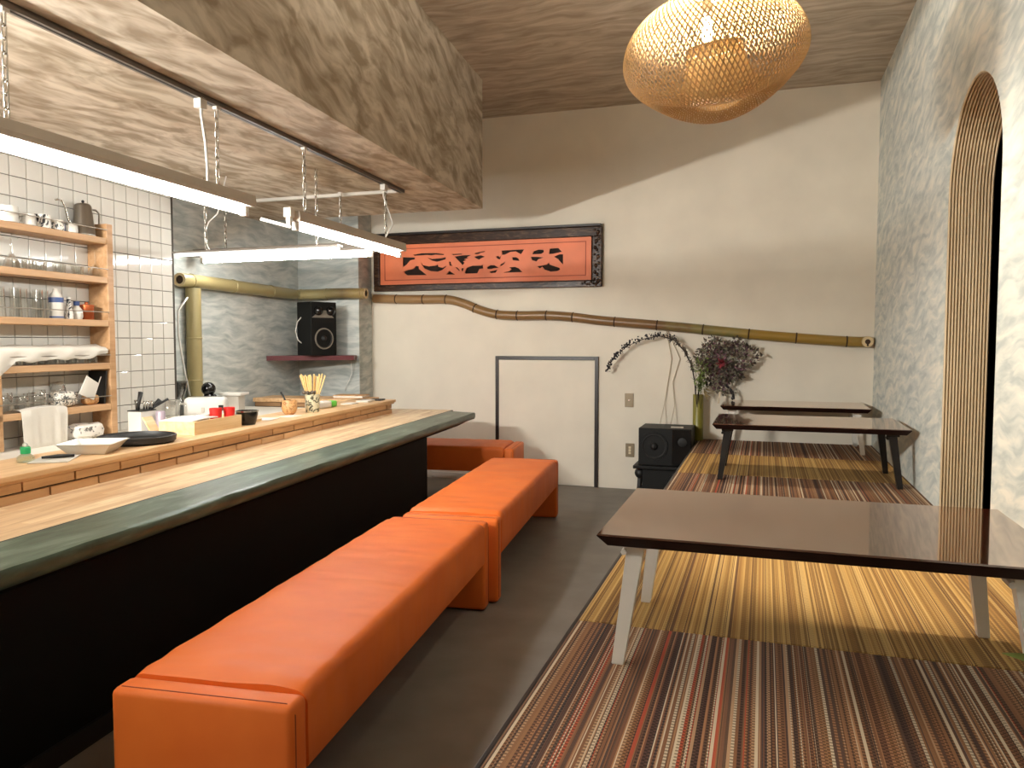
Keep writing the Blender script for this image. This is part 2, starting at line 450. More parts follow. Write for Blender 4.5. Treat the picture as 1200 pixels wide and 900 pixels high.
# right wall with arch opening
AY0, AY1 = 3.32, 4.20; AC = (AY0 + AY1) / 2; AR = (AY1 - AY0) / 2; AZ = 2.42 - AR
arc = [(AC + AR * math.cos(PI * i / 28), AZ + AR * math.sin(PI * i / 28)) for i in range(29)]   # far side to near side
b = MB()
for X in (XR, XR + 0.19):
    for i in range(28):
        (ya, za), (yb, zb) = arc[i], arc[i + 1]
        b.face([(X, ya, za), (X, yb, zb), (X, yb, ZC), (X, ya, ZC)])
    b.face([(X, AY1, 0), (X, YB, 0), (X, YB, ZC), (X, AY1, ZC)])
    b.face([(X, Y0, 0), (X, AY0, 0), (X, AY0, ZC), (X, Y0, ZC)])
wr = struct(b.build('wall_right', M_wright))
path = [(AY1, ZP - 0.03), (AY1, 1.0), (AY1, 1.5)] + arc + [(AY0, 1.5), (AY0, 1.0), (AY0, ZP - 0.03)]
nr = 14; cr = []
for k in range(nr):
    for t, h in ((0.0, 0.0), (0.18, 0.005), (0.5, 0.0075), (0.82, 0.005)):
        cr.append((XR + 0.19 * (k + t) / nr, h))
cr.append((XR + 0.19, 0))
rings = []
for i, (y, z) in enumerate(path):
    if z > AZ: n = Vector((0, AC - y, AZ - z)).normalized()
    else: n = Vector((0, -1 if y > AC else 1, 0))
    rings.append([(x, y + n.y * h, z + n.z * h) for x, h in cr])
b = MB(); b.loft(rings, False, False); b.build('ribbed_jamb', M_ribwood, wr, 40)
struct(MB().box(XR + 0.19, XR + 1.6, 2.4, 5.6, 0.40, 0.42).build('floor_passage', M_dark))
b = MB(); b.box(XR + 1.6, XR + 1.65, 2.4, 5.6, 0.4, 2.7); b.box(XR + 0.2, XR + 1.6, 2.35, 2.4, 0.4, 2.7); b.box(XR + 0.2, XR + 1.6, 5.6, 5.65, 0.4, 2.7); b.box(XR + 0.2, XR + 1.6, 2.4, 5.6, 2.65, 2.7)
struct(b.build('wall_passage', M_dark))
# kitchen side: tiled wall, then the papered recess
b = MB(); b.face([(kx(Y0), Y0, 0), (kx(4.2), 4.2, 0), (kx(4.2), 4.2, ZC), (kx(Y0), Y0, ZC)])
b.face([(kx(4.2), 4.2, 0), (fx(4.2), 4.2, 0), (fx(4.2), 4.2, ZC), (kx(4.2), 4.2, ZC)])
wl = struct(b.build('wall_left', M_grout))
TP = 0.1025; s0 = -0.435; z0 = 1.73
b = MB(); t = 0.0988 / 2
b.loft([[(0, -t, -t), (0, t, -t), (0, t, t), (0, -t, t)], [(0.005, -t, -t), (0.005, t, -t), (0.005, t, t), (0.005, -t, t)], [(0.007, -t + .003, -t + .003), (0.007, t - .003, -t + .003), (0.007, t - .003, t - .003), (0.007, -t + .003, t - .003)]])
tile0 = None; cnt = 0
smax = 0.0
for i in range(-12, 6):
    sc = s0 + (i + 0.5) * TP
    if sc + t > smax + 0.02: continue
    for j in range(-10, 7):
        zc = z0 + (j + 0.5) * TP
        if zc + t > ZS + 0.05 or zc < 0.74: continue
        if tile0 is None: o = tile0 = b.build('tile', M_tile, wl)
        else: o = tile0.copy(); COL.objects.link(o)
        o.location = kf(sc, 0.0, zc)
        o.rotation_euler = (random.uniform(-.004, .004), random.uniform(-.004, .004), B + random.uniform(-.004, .004)); cnt += 1
b = MB()
for i in range(-56, -12):
    for j in range(-10, 7):
        sc, zc = s0 + (i + 0.5) * TP, z0 + (j + 0.5) * TP
        if zc + t > ZS + 0.05 or zc < 0.74 or kf(sc, 0)[1] < Y0 + 0.05: continue
        b.loft([[kf(sc + p * (t - e), d_, zc + q * (t - e)) for p, q in ((-1, -1), (1, -1), (1, 1), (-1, 1))] for d_, e in ((0.0, 0), (0.005, 0), (0.007, 0.003))])
b.build('further_tiles', M_tile, wl, False, 'stuff')
b = MB(); b.face([(fx(4.2), 4.2, 0), (fx(6.35), 6.35, 0), (fx(6.35), 6.35, ZC), (fx(4.2), 4.2, ZC)])
b.face([(fx(6.35), 6.35, 0), (-3.575, 6.35, 0), (-3.575, 6.35, ZC), (fx(6.35), 6.35, ZC)])
b.face([(-3.575, 6.35, 0), (-3.632, YB, 0), (-3.632, YB, ZC), (-3.575, 6.35, ZC)])
struct(b.build('wall_alcove', M_alcove))
# low hidden door in the back wall
d = thing('door_1', 'x', 'x'); del d['label']; del d['category']; d['kind'] = 'structure'; d.location = (-1.87, YB, 0)
MB().box(-0.45, 0.45, -0.012, 0, 0.004, 1.13).build('panel', M_wback, d)
b = MB(); b.box(-0.482, -0.45, -0.02, 0, 0, 1.165, 0.002); b.box(0.45, 0.482, -0.02, 0, 0, 1.165, 0.002); b.box(-0.45, 0.45, -0.02, 0, 1.133, 1.165, 0.002)
b.build('frame', M_frame, d)

# ------------------------------------------------------------------ lamps
def chain_part(x, y, z0, z1, parent, r=0.003, L=0.05):
    b = MB(); n = max(2, int((z1 - z0) / (L * 0.8))); st = (z1 - z0) / n
    for i in range(n):
        zc = z0 + (i + 0.5) * st; w = 0.0085; h = L / 2 - w
        pts = []
        for k in range(10):
            a = 2 * PI * k / 10; u = w * math.cos(a); v = w * math.sin(a) + (h if math.sin(a) >= 0 else -h)
            pts.append((x + (u if i % 2 else 0), y + (0 if i % 2 else u), zc + v))
        b.tube(pts, r, 5, True)
    return b.build('chain', M_metal, parent, True)

def fluoro(label, loc, rz, L, chains, top=ZS, hw=0.04, glow=None, chan=None):
    """batten lamp; local y runs along the tube, z is absolute minus loc.z (tube axis)"""
    t = thing('fluorescent_lamp', label, 'lamp', loc, rz, 'tube lamps hung over the counter')
    b = MB()
    prof = [(-hw, 0.026), (hw, 0.026), (hw + .003, 0.045), (hw - .003, 0.08), (-hw + .003, 0.08), (-hw - .003, 0.045)]
    b.prism(prof, lambda p: (p[0], -0.02, p[1]), lambda p: (p[0], L + 0.03, p[1])); b.build('channel', chan or M_chan, t)
    b = MB(); b.tube([(0, 0.02, 0), (0, L - 0.02, 0)], 0.0135, 14); b.build('tube', glow or M_tube, t, 40)
    for y in (0.006, L - 0.006):
        MB().box(-0.016, 0.016, y - 0.014, y + 0.014, -0.018, 0.034, 0.004).build('lamp_holder', M_whiteplastic, t)
    for y in chains:
        chain_part(0, y, 0.08, top - loc[2] - 0.03, t)
        MB().box(-0.012, 0.012, y - 0.014, y + 0.014, top - loc[2] - 0.034, top - loc[2] - 0.008, 0.003).build('hanger', M_whiteplastic, t)
    return t
def txx(y): return -2.23 - 0.051 * (y - 1.8)
TR = math.atan(0.051)
l1 = fluoro('tube lamp over the near counter with chain and white flex', (txx(1.72), 1.72, 1.895), TR, 1.31, (0.085, 1.115))
b = MB(); b.tube([(0.0, 1.01, 0.405), (0.0, 1.012, 0.36), (0.004, 1.03, 0.25), (0.0, 1.045, 0.15), (0, 1.045, 0.078)], 0.006, 8); b.build('flex', M_whiteplastic, l1, True)
MB().box(-0.018, 0.018, 0.985, 1.03, 0.385, 0.434, 0.004).build('track_plug', M_whiteplastic, l1)
l2 = fluoro('tube lamp over the far counter with white box at its near end', (txx(3.46), 3.46, 1.89), TR, 1.33, (0.10, 1.12))
b = MB(); b.tube([(0.0, 1.10, 0.41), (-0.01, 1.105, 0.36), (0.012, 1.14, 0.26), (0.035, 1.15, 0.18), (0.0, 1.10, 0.078)], 0.005, 8); b.build('flex', M_whiteplastic, l2, True)
MB().box(-0.018, 0.018, 1.07, 1.115, 0.39, 0.434, 0.004).build('track_plug', M_whiteplastic, l2)
b = MB(); b.box(-0.022, 0.022, -0.075, -0.035, 0.04, 0.09, 0.004); b.box(-0.012, 0.012, -0.065, -0.045, 0.0, 0.045, 0.003); b.build('end_box', M_whiteplastic, l2)
b = MB(); b.tube([(0, -0.30, -0.005), (0, -0.05, -0.005)], 0.008, 10); b.build('slim_tube', emit('dim_tube', (1, 0.97, 0.92, 1), 1.2), l2, 40)
fluoro('unseen fill tube lamp added over the near end of the counter behind the camera', (txx(-0.5), -0.5, 1.895), TR, 1.31, (0.10, 1.12), ZS, 0.04, emit('fill_tube_glow', (0.98, 0.985, 0.955, 1), TUBE * 2.6))  # out of view, added to brighten the front of the near bench
l3 = fluoro('tube lamp hung crosswise at the back of the kitchen', (-2.58, 4.75, 1.895), PI / 2, 1.40, (0.23, 1.19), ZS, 0.07, M_tube2, M_track)
t = thing('wash_light', 'white linear wash light under the kitchen ceiling aimed at the back wall', 'lamp', (-3.02, 0.9, 1.98))
d_ = Vector((3.2, 5.8, -0.45)).normalized(); w_ = Vector((5.8, -3.2, 1.62)); w_ = (w_ - d_ * w_.dot(d_)).normalized(); n_ = w_.cross(d_).normalized()
Mq = Matrix((w_, n_, -d_)).transposed()
M4 = Mq.to_4x4()
b = MB(); b.box(-0.36, 0.36, -0.03, 0.045, 0.0, 0.03, 0, 2, M4); b.box(-0.36, 0.36, 0.035, 0.045, -0.10, 0.0, 0, 2, M4); b.box(-0.36, 0.36, -0.06, -0.05, -0.11, 0.03, 0, 2, M4); b.build('housing', M_whiteplastic, t)
b = MB(); b.tube([(0.0, 0.0, 0.02), (0.0, 0.0, ZS - 1.98)], 0.007, 8); b.build('stem', M_whiteplastic, t, True)
ld = bpy.data.lights.new('wash_light', 'AREA'); ld.shape = 'RECTANGLE'; ld.size = 0.70; ld.size_y = 0.035; ld.energy = CLIP; ld.color = (1.0, 0.97, 0.90)
lo = bpy.data.objects.new('wash_light', ld); COL.objects.link(lo); lo.parent = t; lo.rotation_euler = Mq.to_euler(); lo.location = Mq @ Vector((0, 0, -0.004))
t = thing('slim_light_bar', 'slim white light bar hung crosswise before the back tube lamp', 'lamp', (-3.64, 4.1, 1.86))
MB().box(-0.01, 1.21, -0.03, 0.03, 0.008, 0.02, 0.003).build('bar', M_track, t)
b = MB(); b.tube([(0.0, 0, -0.002), (1.2, 0, -0.002)], 0.0085, 10); b.build('slim_tube', emit('slim_glow', (0.98, 0.985, 0.955, 1), 6.0), t, 40)
chain_part(0.235, 0, 0.02, ZS - 1.86, t)
chain_part(1.05, 0, 0.02, ZS - 1.86, t)
b = MB(); b.tube([(0.27, 0.0, 0.012), (0.235, 0, 0.07), (0.225, 0, 0.13), (0.26, 0, 0.2), (0.33, 0, 0.25), (0.4, 0, ZS - 1.86)], 0.004, 8); b.build('flex', M_whiteplastic, t, True)
# tracks
t = thing('lighting_track', 'long grey ceiling track with dark slot above the counter', 'track', (txx(-0.6), -0.6, ZS), TR)
b = MB(); b.box(-0.018, -0.006, 0, 5.43, -0.022, 0); b.box(0.006, 0.018, 0, 5.43, -0.022, 0); b.box(-0.018, 0.018, 0, 5.43, -0.008, 0); b.box(-0.018, 0.018, 5.43, 5.46, -0.022, 0); b.build('rail', M_track, t)
MB().box(-0.006, 0.006, 0, 5.43, -0.0225, -0.008).build('slot', M_black, t)
t = thing('ceiling_rail', 'short white ceiling rail crossing the kitchen ceiling', 'track', (-3.95, 4.83, ZS))
MB().box(0, 1.55, -0.016, 0.016, -0.022, 0, 0.003).build('rail', M_whiteplastic, t)

# pendant of woven bamboo
PC = Vector((-0.20, 3.12, 2.40))
pend = thing('pendant_lamp', 'large woven bamboo pendant lamp glowing above the front table', 'lamp', PC)
prof = [(0.055, 0.215), (0.12, 0.215), (0.2, 0.195), (0.275, 0.15), (0.33, 0.085), (0.353, 0.01), (0.345, -0.065), (0.305, -0.135), (0.25, -0.178), (0.205, -0.178), (0.165, -0.15), (0.135, -0.10), (0.115, -0.04), (0.105, 0.03)]
def pinterp(u):
    x = u * (len(prof) - 1); i = min(int(x), len(prof) - 2); f = x - i
    def cr(a, b, c, d): return 0.5 * (2 * b + (c - a) * f + (2 * a - 5 * b + 4 * c - d) * f * f + (3 * b - a - 3 * c + d) * f ** 3)
    P = [prof[max(0, min(len(prof) - 1, i + k))] for k in (-1, 0, 1, 2)]
    return cr(*[p[0] for p in P]), cr(*[p[1] for p in P])
Rl = Matrix.Rotation(math.radians(11), 3, 'Y').to_3x3() 
Rl = Matrix.Rotation(math.radians(18.15), 3, 'Z') @ Matrix.Rotation(math.radians(-10), 3, 'Y') @ Matrix.Rotation(math.radians(5), 3, 'X')
def lampt(u, a):
    r, z = pinterp(u)
    low = max(0.0, min(1.0, (0.05 - z) / 0.2))
    z2 = z + low * (0.035 * math.cos(2 * a + 0.5)) * (1 if r > 0.16 else 0.6)
    r2 = r * (1 + 0.03 * math.sin(2 * a))
    return Rl @ Vector((r2 * math.cos(a), r2 * math.sin(a), z2))
b = MB(); NS = 110; NPT = 54
for fam in (1, -1):
    for k in range(NS):
        a0 = 2 * PI * k / NS; pts = []
        for i in range(NPT + 1):
            u = i / NPT
            pts.append(lampt(u, a0 + fam * 1.75 * u))
        rings = []
        for i, p in enumerate(pts):
            tg = (pts[min(i + 1, NPT)] - pts[max(i - 1, 0)]).normalized()
            u = i / NPT; a = a0 + fam * 1.75 * u
            nrm = (lampt(min(1, u + 0.01), a) - lampt(max(0, u - 0.01), a)).cross(lampt(u, a + 0.02) - lampt(u, a - 0.02))
            nrm = nrm.normalized(); side = tg.cross(nrm).normalized()
            o_ = nrm * (0.0009 * fam); w = side * 0.0026; h = nrm * 0.0007
            rings.append([p + o_ + w, p + o_ + h, p + o_ - w, p + o_ - h])
        b.loft(rings, True, False)
wv = b.build('woven_shade', M_weave, pend, False, 'stuff')
b = MB(); rim = [lampt(0, 2 * PI * i / 32) for i in range(32)]; b.tube(rim, 0.005, 6, True); b.build('rim', M_weave, pend, True); b = MB()
rim = [lampt(1, 2 * PI * i / 32) for i in range(32)]; b.tube(rim, 0.004, 6, True); b.build('rim', M_weave, pend, True)
bp = Vector((-0.03, 0.0, 0.10))
b = MB(); b.lathe([(0.004, -0.045), (0.014, -0.04), (0.021, -0.02), (0.021, 0.005), (0.016, 0.028), (0.012, 0.045)], bp, 16); b.build('bulb', M_bulb, pend, True)
b = MB(); b.lathe([(0.018, 0.045), (0.02, 0.06), (0.02, 0.10), (0.008, 0.115)], bp, 14); b.lathe([(0.045, 0.115), (0.05, 0.118), (0.03, 0.15), (0.01, 0.16)], bp, 16); b.build('socket', M_whiteplastic, pend, 40)
b = MB(); b.tube([bp + Vector((0, 0, 0.15)), bp + Vector((0, 0, ZC - PC.z - 0.1))], 0.004, 8); b.build('cord', M_whiteplastic, pend, True)
b = MB(); b.lathe([(0.05, ZC - PC.z), (0.05, ZC - PC.z - 0.02), (0.02, ZC - PC.z - 0.035)], (bp.x, bp.y, 0), 20); b.build('ceiling_rose', M_whiteplastic, pend, 40)
ld = bpy.data.lights.new('pendant_light', 'SPOT'); ld.spot_size = math.radians(178); ld.spot_blend = 0.35; ld.energy = BULB; ld.color = (1.0, 0.9, 0.74); ld.shadow_soft_size = 0.03
lo = bpy.data.objects.new('pendant_light', ld); COL.objects.link(lo); lo.parent = pend; lo.location = bp + Vector((0, 0, -0.085)); lo.rotation_euler = (PI, 0, 0)
ld = bpy.data.lights.new('pendant_glow', 'POINT'); ld.energy = BULB * 0.08; ld.color = (1.0, 0.88, 0.70); ld.shadow_soft_size = 0.03
lo = bpy.data.objects.new('pendant_glow', ld); COL.objects.link(lo); lo.parent = pend; lo.location = bp + Vector((0, 0, -0.085))

def downlight(x, y, label, power=1.0):
    t = thing('ceiling_downlight', label, 'lamp', (x, y, ZC))
    b = MB(); b.lathe([(0.0001, -0.012), (0.04, -0.014), (0.05, -0.03), (0.06, -0.03), (0.064, -0.02), (0.064, 0.0)], (0, 0, 0), 24); b.build('housing', M_blackm, t, 40)
    b = MB(); b.lathe([(0.0001, -0.0165), (0.036, -0.0165), (0.036, -0.0135)], (0, 0, 0), 20); b.build('lens', emit('lens_glow', (1, 0.86, 0.66, 1), 1.0), t)
    ld = bpy.data.lights.new('downlight', 'SPOT'); ld.energy = SPOT * power; ld.color = (1.0, 0.88, 0.72); ld.spot_size = math.radians(38); ld.spot_blend = 0.6; ld.shadow_soft_size = 0.016
    lo = bpy.data.objects.new('downlight', ld); COL.objects.link(lo); lo.parent = t; lo.location = (0, 0, -0.045)
    return t
downlight(0.063, 5.136, 'small round black downlight in the ceiling behind the pendant', 0.42)
downlight(0.1, 1.0, 'unseen fill downlight added in the ceiling near the camera', 0.22)  # out of view, added to light the white table legs and front mat
downlight(0.5, 3.2, 'small round black downlight in the ceiling above the front table', 1.15)

# ------------------------------------------------------------------ platform and mats
t = thing('raised_platform', 'knee-high raised seating platform along the pale wavy wall', 'platform', (-0.52, 0.0, 0))
MB().box(0.0, XR + 0.519, Y0 + 0.01, YB - 0.005, 0, ZP - 0.0125).build('base', wood('platform_wood', (84, 58, 44), (112, 80, 60), 1), t)
MB().box(-0.012, -0.0005, Y0 + 0.01, YB - 0.005, ZP - 0.04, ZP - 0.0125, 0.002).build('edge_trim', M_frame, t)
edges = [(0.42, 1.31, 0), (1.31, 2.2, 0), (2.2, 3.1, 1), (3.1, 4.02, 1), (4.02, 4.93, 0), (4.93, 5.82, 1), (5.82, 6.685, 0)]
labs = ['multicolour striped woven mat nearest the bench end of the platform', 'multicolour beaded stripe mat before the front table', 'golden striped woven mat under the front table', 'golden striped mat just behind the front table',
        'reddish striped mat before the black-legged table', 'golden striped mat under the black-legged table', 'reddish striped mat against the back wall']
for (ya, yb, kd), lb in zip(edges, labs):
    b = MB()
    x0, x1 = 0.003, XR - (-0.52) - 0.006
    b.box(0, x1 - x0, 0.003, yb - ya - 0.003, -0.012, 0.0, 0.002, 1)
    o = b.build('woven_mat', M_matgold if kd else M_matred)
    tag(o, lb, 'mat', 'striped mats on the platform', (-0.52 + x0 + 0.006, ya, ZP))

# ------------------------------------------------------------------ tables
def table(label, x0, x1, y0, y1, zt, leg_m, group='low tables on the platform'):
    h = zt - ZP; cx, cy = (x0 + x1) / 2, (y0 + y1) / 2; hx, hy = (x1 - x0) / 2, (y1 - y0) / 2
    t = thing('low_table', label, 'table', (cx, cy, ZP), 0, group)
    def rect(i, z): return [(-hx + i, -hy + i, z), (hx - i, -hy + i, z), (hx - i, hy - i, z), (-hx + i, hy - i, z)]
    b = MB(); b.loft([rect(0.05, h - 0.034), rect(0.024, h - 0.033), rect(0.003, h - 0.008), rect(0.0, h - 0.004)])
    ed = b.build('edge', M_tedge, t)
    b = MB(); b.loft([rect(0.0003, h - 0.0042), rect(0.0, h - 0.0038), rect(0.003, h)]); b.build('tabletop', M_table, t)
    for sx_ in (-1, 1):
        for sy in (-1, 1):
            tx, ty = sx_ * (hx - 0.085), sy * (hy - 0.1); bx_, by = sx_ * (hx - 0.045), sy * (hy - 0.07)
            def sq(x, y, z, w, q): return [(x - w, y - q, z), (x + w, y - q, z), (x + w, y + q, z), (x - w, y + q, z)]
            b = MB(); b.loft([sq(bx_, by, 0, 0.0135, 0.0135), sq(bx_ * 0.999, by, 0.004, 0.015, 0.015), sq(tx, ty, h - 0.05, 0.022, 0.02), sq(tx, ty, h - 0.033, 0.022, 0.02)])
            lg = b.build('leg', leg_m, t)
            b = MB(); b.box(tx - 0.034, tx + 0.034, ty - 0.026, ty + 0.026, h - 0.05, h - 0.0335, 0.004)
            b.tube([(tx - 0.028, ty - 0.03, h - 0.06), (tx - 0.028, ty + 0.03, h - 0.06)], 0.008, 8)
            b.build('bracket', leg_m, lg)
    return t
table('large dark glossy low table with white legs, nearest on the platform', -0.39, 0.645, 1.865, 2.50, 0.82, M_wleg)
table('dark glossy low table with black legs in the middle of the platform', -0.285, 0.785, 4.68, 5.36, 0.812, M_bleg)
table('dark glossy low table with white legs against the back wall', -0.31, 0.745, 6.03, 6.66, 0.812, M_wleg)

# ------------------------------------------------------------------ benches
def bench(label, loc, rz, L, Wd, H=0.43, gaps=True):
    t = thing('upholstered_bench', label, 'bench', loc, rz, 'orange leather benches')
    hw = Wd / 2; th = 0.085
    for (ya, yb) in ((0, th), (L - th, L)):
        b = MB(); b.box(-hw, hw, ya, yb, 0.006, H - 0.004, 0.018, 3)
        o = b.build('end_panel', M_leather, t, 40)
        ym = ya + 0.02 if ya == 0 else yb - 0.02
        b = MB(); b.tube([(-hw - 0.0006, ym, 0.03), (-hw - 0.0006, ym, H - 0.03), (-hw + 0.014, ym, H - 0.0085), (-hw + 0.022, ym, H - 0.0035), (hw - 0.022, ym, H - 0.0035), (hw - 0.014, ym, H - 0.0085), (hw + 0.0006, ym, H - 0.03), (hw + 0.0006, ym, 0.03)], 0.0016, 5)
        b.build('seam', M_seam, o)
    y0, y1 = th + 0.002, L - th - 0.002; n = 90; rings = []
    for i in range(n + 1):
        y = y0 + (y1 - y0) * i / n; ring = []
        e = min(1.0, min(i, n - i) / 2.0); ins = 0.012 * (1 - e)
        zt = H + 0.008; zb = H - 0.195; rr = 0.03
        pp = [(-hw + 0.004, zb), (-hw, zb + 0.01), (-hw, zb + 0.08)]
        for k in range(6): a = PI - (PI / 2) * k / 5; pp.append((-hw + rr + rr * math.cos(a), zt - rr + rr * math.sin(a)))
        for k in range(1, 16): pp.append((-hw + rr + (2 * hw - 2 * rr) * k / 16, zt))
        for k in range(6): a = PI / 2 - (PI / 2) * k / 5; pp.append((hw - rr + rr * math.cos(a), zt - rr + rr * math.sin(a)))
        pp += [(hw, zb + 0.08), (hw, zb + 0.01), (hw - 0.004, zb)]
        for (x, z) in pp:
            if z > zb + 0.05:
                w = noise.noise(Vector((x * 5 + 3 * y, y * 11 - 4 * x, loc[1]))) * 0.5 + noise.noise(Vector((x * 9 - y * 6, y * 22, 3.1 + loc[1]))) * 0.35
                edge = max(0, 1 - min(y - y0, y1 - y) / 0.25)
                amp = 0.0045 + 0.0075 * edge
                cr_ = 0.006 * (1 - (x / hw) ** 2)
                if abs(x) < hw - 0.002: z = z + w * amp + cr_
                else: x = x + w * 0.004 * (1 if x > 0 else -1)
            z -= ins if z > H - 0.06 else 0
            ring.append((x, y, z))
        rings.append(ring)
    b = MB(); b.loft(rings); b.build('seat', M_leather, t, 50)
    return t
bench('long orange leather bench nearest the camera beside the black counter', (-1.305, 1.505, 0), A + 0.012, 1.965, 0.5)
bench('orange leather bench standing end to end beyond the long one', (-1.478, 3.50, 0), A + 0.012, 1.96, 0.5)
bench('orange leather bench set crosswise behind the end of the counter', (-1.95, 6.14, 0), PI / 2 + 0.13, 1.3, 0.5)

# ------------------------------------------------------------------ bar counter
LO = -1.70
t = thing('bar_counter', 'long bar counter with butcher block top and green edge', 'counter', cf(-2.0, 0.0), A)
# local x = lat + 2.0, local y = along
AL0, AL1 = -1.2, 6.08
b = MB(); b.box(-0.36 - 0.30, -1.93 + 2.0, AL0, AL1 + 0.13, 0.66, 0.72); b.build('wood_top', M_butcher, t)
MB().box(0.07, 0.082, AL0, AL1 + 0.08, 0.66, 0.7225).build('black_inlay', M_black, t)
b = MB(); n = 90; rings = []
for i in range(n + 1):
    y = AL0 + (AL1 - AL0) * i / n
    w = noise.noise(Vector((y * 3.1, 0.4, 0))) * 0.005; w2 = noise.noise(Vector((y * 6.7, 2.4, 0))) * 0.004; e = 0.09 * 0 
    rings.append([(0.0825, y, 0.665), (0.0825, y, 0.7235), (0.12, y, 0.720 + w2 * .4), (0.2, y, 0.716 + w2 * .6), (0.27 + w, y, 0.715 + w2 * .5), (0.293 + w, y, 0.713 + w2), (0.299 + w, y, 0.704), (0.298 + w * .6, y, 0.675), (0.29, y, 0.662), (0.27, y, 0.655)])
b.loft(rings); b.build('lacquered_edge', M_green, t, 50)
b = MB(); b.prism([(0.085, 0.656), (0.262, 0.656), (0.15, 0.60), (0.10, 0.60)], lambda p: (p[0], AL0, p[1]), lambda p: (p[0], AL1 - 0.02, p[1])); b.build('under_bevel', M_panel, t)
b = MB(); b.box(0.085, 0.13, AL0, 5.36, 0.0, 0.602); b.box(-0.62, 0.085, 5.31, 5.36, 0.0, 0.655); b.build('front_panel', M_panel, t)
b = MB(); b.box(0.13, 0.142, AL0, 5.36, 0.0, 0.07); b.build('kick_board', M_black, t)
# ledge clad in wooden bricks
t = thing('counter_ledge', 'low wooden ledge faced with brick-shaped blocks on the bar counter', 'ledge', cf(-2.34, 0, 0.72), A)
b = MB(); b.box(-0.33, 0.022, AL0, 5.885, 0.085, 0.106, 0.003); b.build('slab', M_pine, t)
b = MB(); b.box(-0.03, 0.012, AL0, 5.87, 0.074, 0.085, 0.002); b.build('moulding', M_pine, t)
b = MB(); b.box(-0.31, -0.012, AL0, 5.83, 0.0, 0.074); b.build('backing', M_frame, t)
bw = 0.2455; br0 = None
def brick(x0, x1, z0, z1, yc, L, par, axis='y'):
    return None
b = MB(); b.box(-0.014, 0.004, -bw / 2 + 0.0045, bw / 2 - 0.0045, 0.0, 0.0328, 0.0015, 1)
b1 = None
for row, (off, zz) in enumerate(((2.286 + 0.1228, 0.0385), (2.286, 0.0))):
    k = -14
    while True:
        yc = off + k * bw; k += 1
        if yc < AL0 + 0.15: continue
        if yc > 5.76: break
        if b1 is None: o = b1 = b.build('brick', M_brick, t)
        else: o = b1.copy(); COL.objects.link(o)
        o.location = (random.uniform(-.0012, .0012), yc, zz)
# back ledge along the papered wall
o = b1.copy(); COL.objects.link(o); o.location = (0, 5.79, 0.0385); o.scale = (1, 0.36, 1)
t = thing('counter_ledge', 'short wooden brick-faced ledge along the grey papered wall', 'ledge', (-4.1, 5.46, 0.72), 0.10)
b = MB(); b.box(0.02, 1.02, -0.02, 0.30, 0.072, 0.106, 0.003); b.build('slab', M_pine, t)
b = MB(); b.box(0.02, 1.0, 0.012, 0.28, -0.06, 0.072); b.build('backing', M_frame, t)
for row in range(3):
    for k in range(5):
        x = 0.02 + (k + (0.5 if row % 2 else 0)) * bw
        if x + bw > 1.0: continue
        o = b1.copy(); COL.objects.link(o); o.parent = t
        o.location = (x + bw / 2, 0.012, 0.036 - row * 0.0385); o.rotation_euler = (0, 0, -PI / 2)
# kitchen worktop
t = thing('kitchen_worktop', 'plain kitchen worktop under the open shelves', 'worktop', kf(0, 0, 0), B)
MB().box(0.008, 0.5, -3.2, -0.01, 0.72, 0.76, 0.004).build('top', M_white, t)
MB().box(0.008, 0.46, -3.2, -0.01, 0.0, 0.72).build('cupboard', M_white, t)
t = thing('kitchen_worktop', 'corner worktop in the papered kitchen recess', 'worktop', (-3.75, 4.2, 0), B)
MB().box(-0.28, 0.36, 0.04, 1.2, 0.72, 0.76, 0.004).build('top', M_white, t)
MB().box(-0.28, 0.32, 0.04, 1.2, 0.0, 0.72).build('cupboard', M_white, t)

# ------------------------------------------------------------------ carved panel
def curve_fill(name, outer, holes, depth, mat, parent, loc):
    cu = bpy.data.curves.new(name, 'CURVE'); cu.dimensions = '2D'; cu.fill_mode = 'BOTH'; cu.extrude = depth
    for poly in [outer] + holes:
        sp = cu.splines.new('POLY'); sp.points.add(len(poly) - 1); sp.use_cyclic_u = True
        for p, q in zip(sp.points, poly): p.co = (q[0], q[1], 0, 1)
    tmp = bpy.data.objects.new(name + '_src', cu); COL.objects.link(tmp)
    bpy.context.view_layer.update()
    me = bpy.data.meshes.new_from_object(tmp.evaluated_get(bpy.context.evaluated_depsgraph_get()))
    bpy.data.objects.remove(tmp); bpy.data.curves.remove(cu)
    me.transform(Matrix.Rotation(PI / 2, 4, 'X')); me.name = name
    me.materials.clear(); me.materials.append(mat)
    o = bpy.data.objects.new(name, me); COL.objects.link(o); o.parent = parent; o.location = loc
    return o
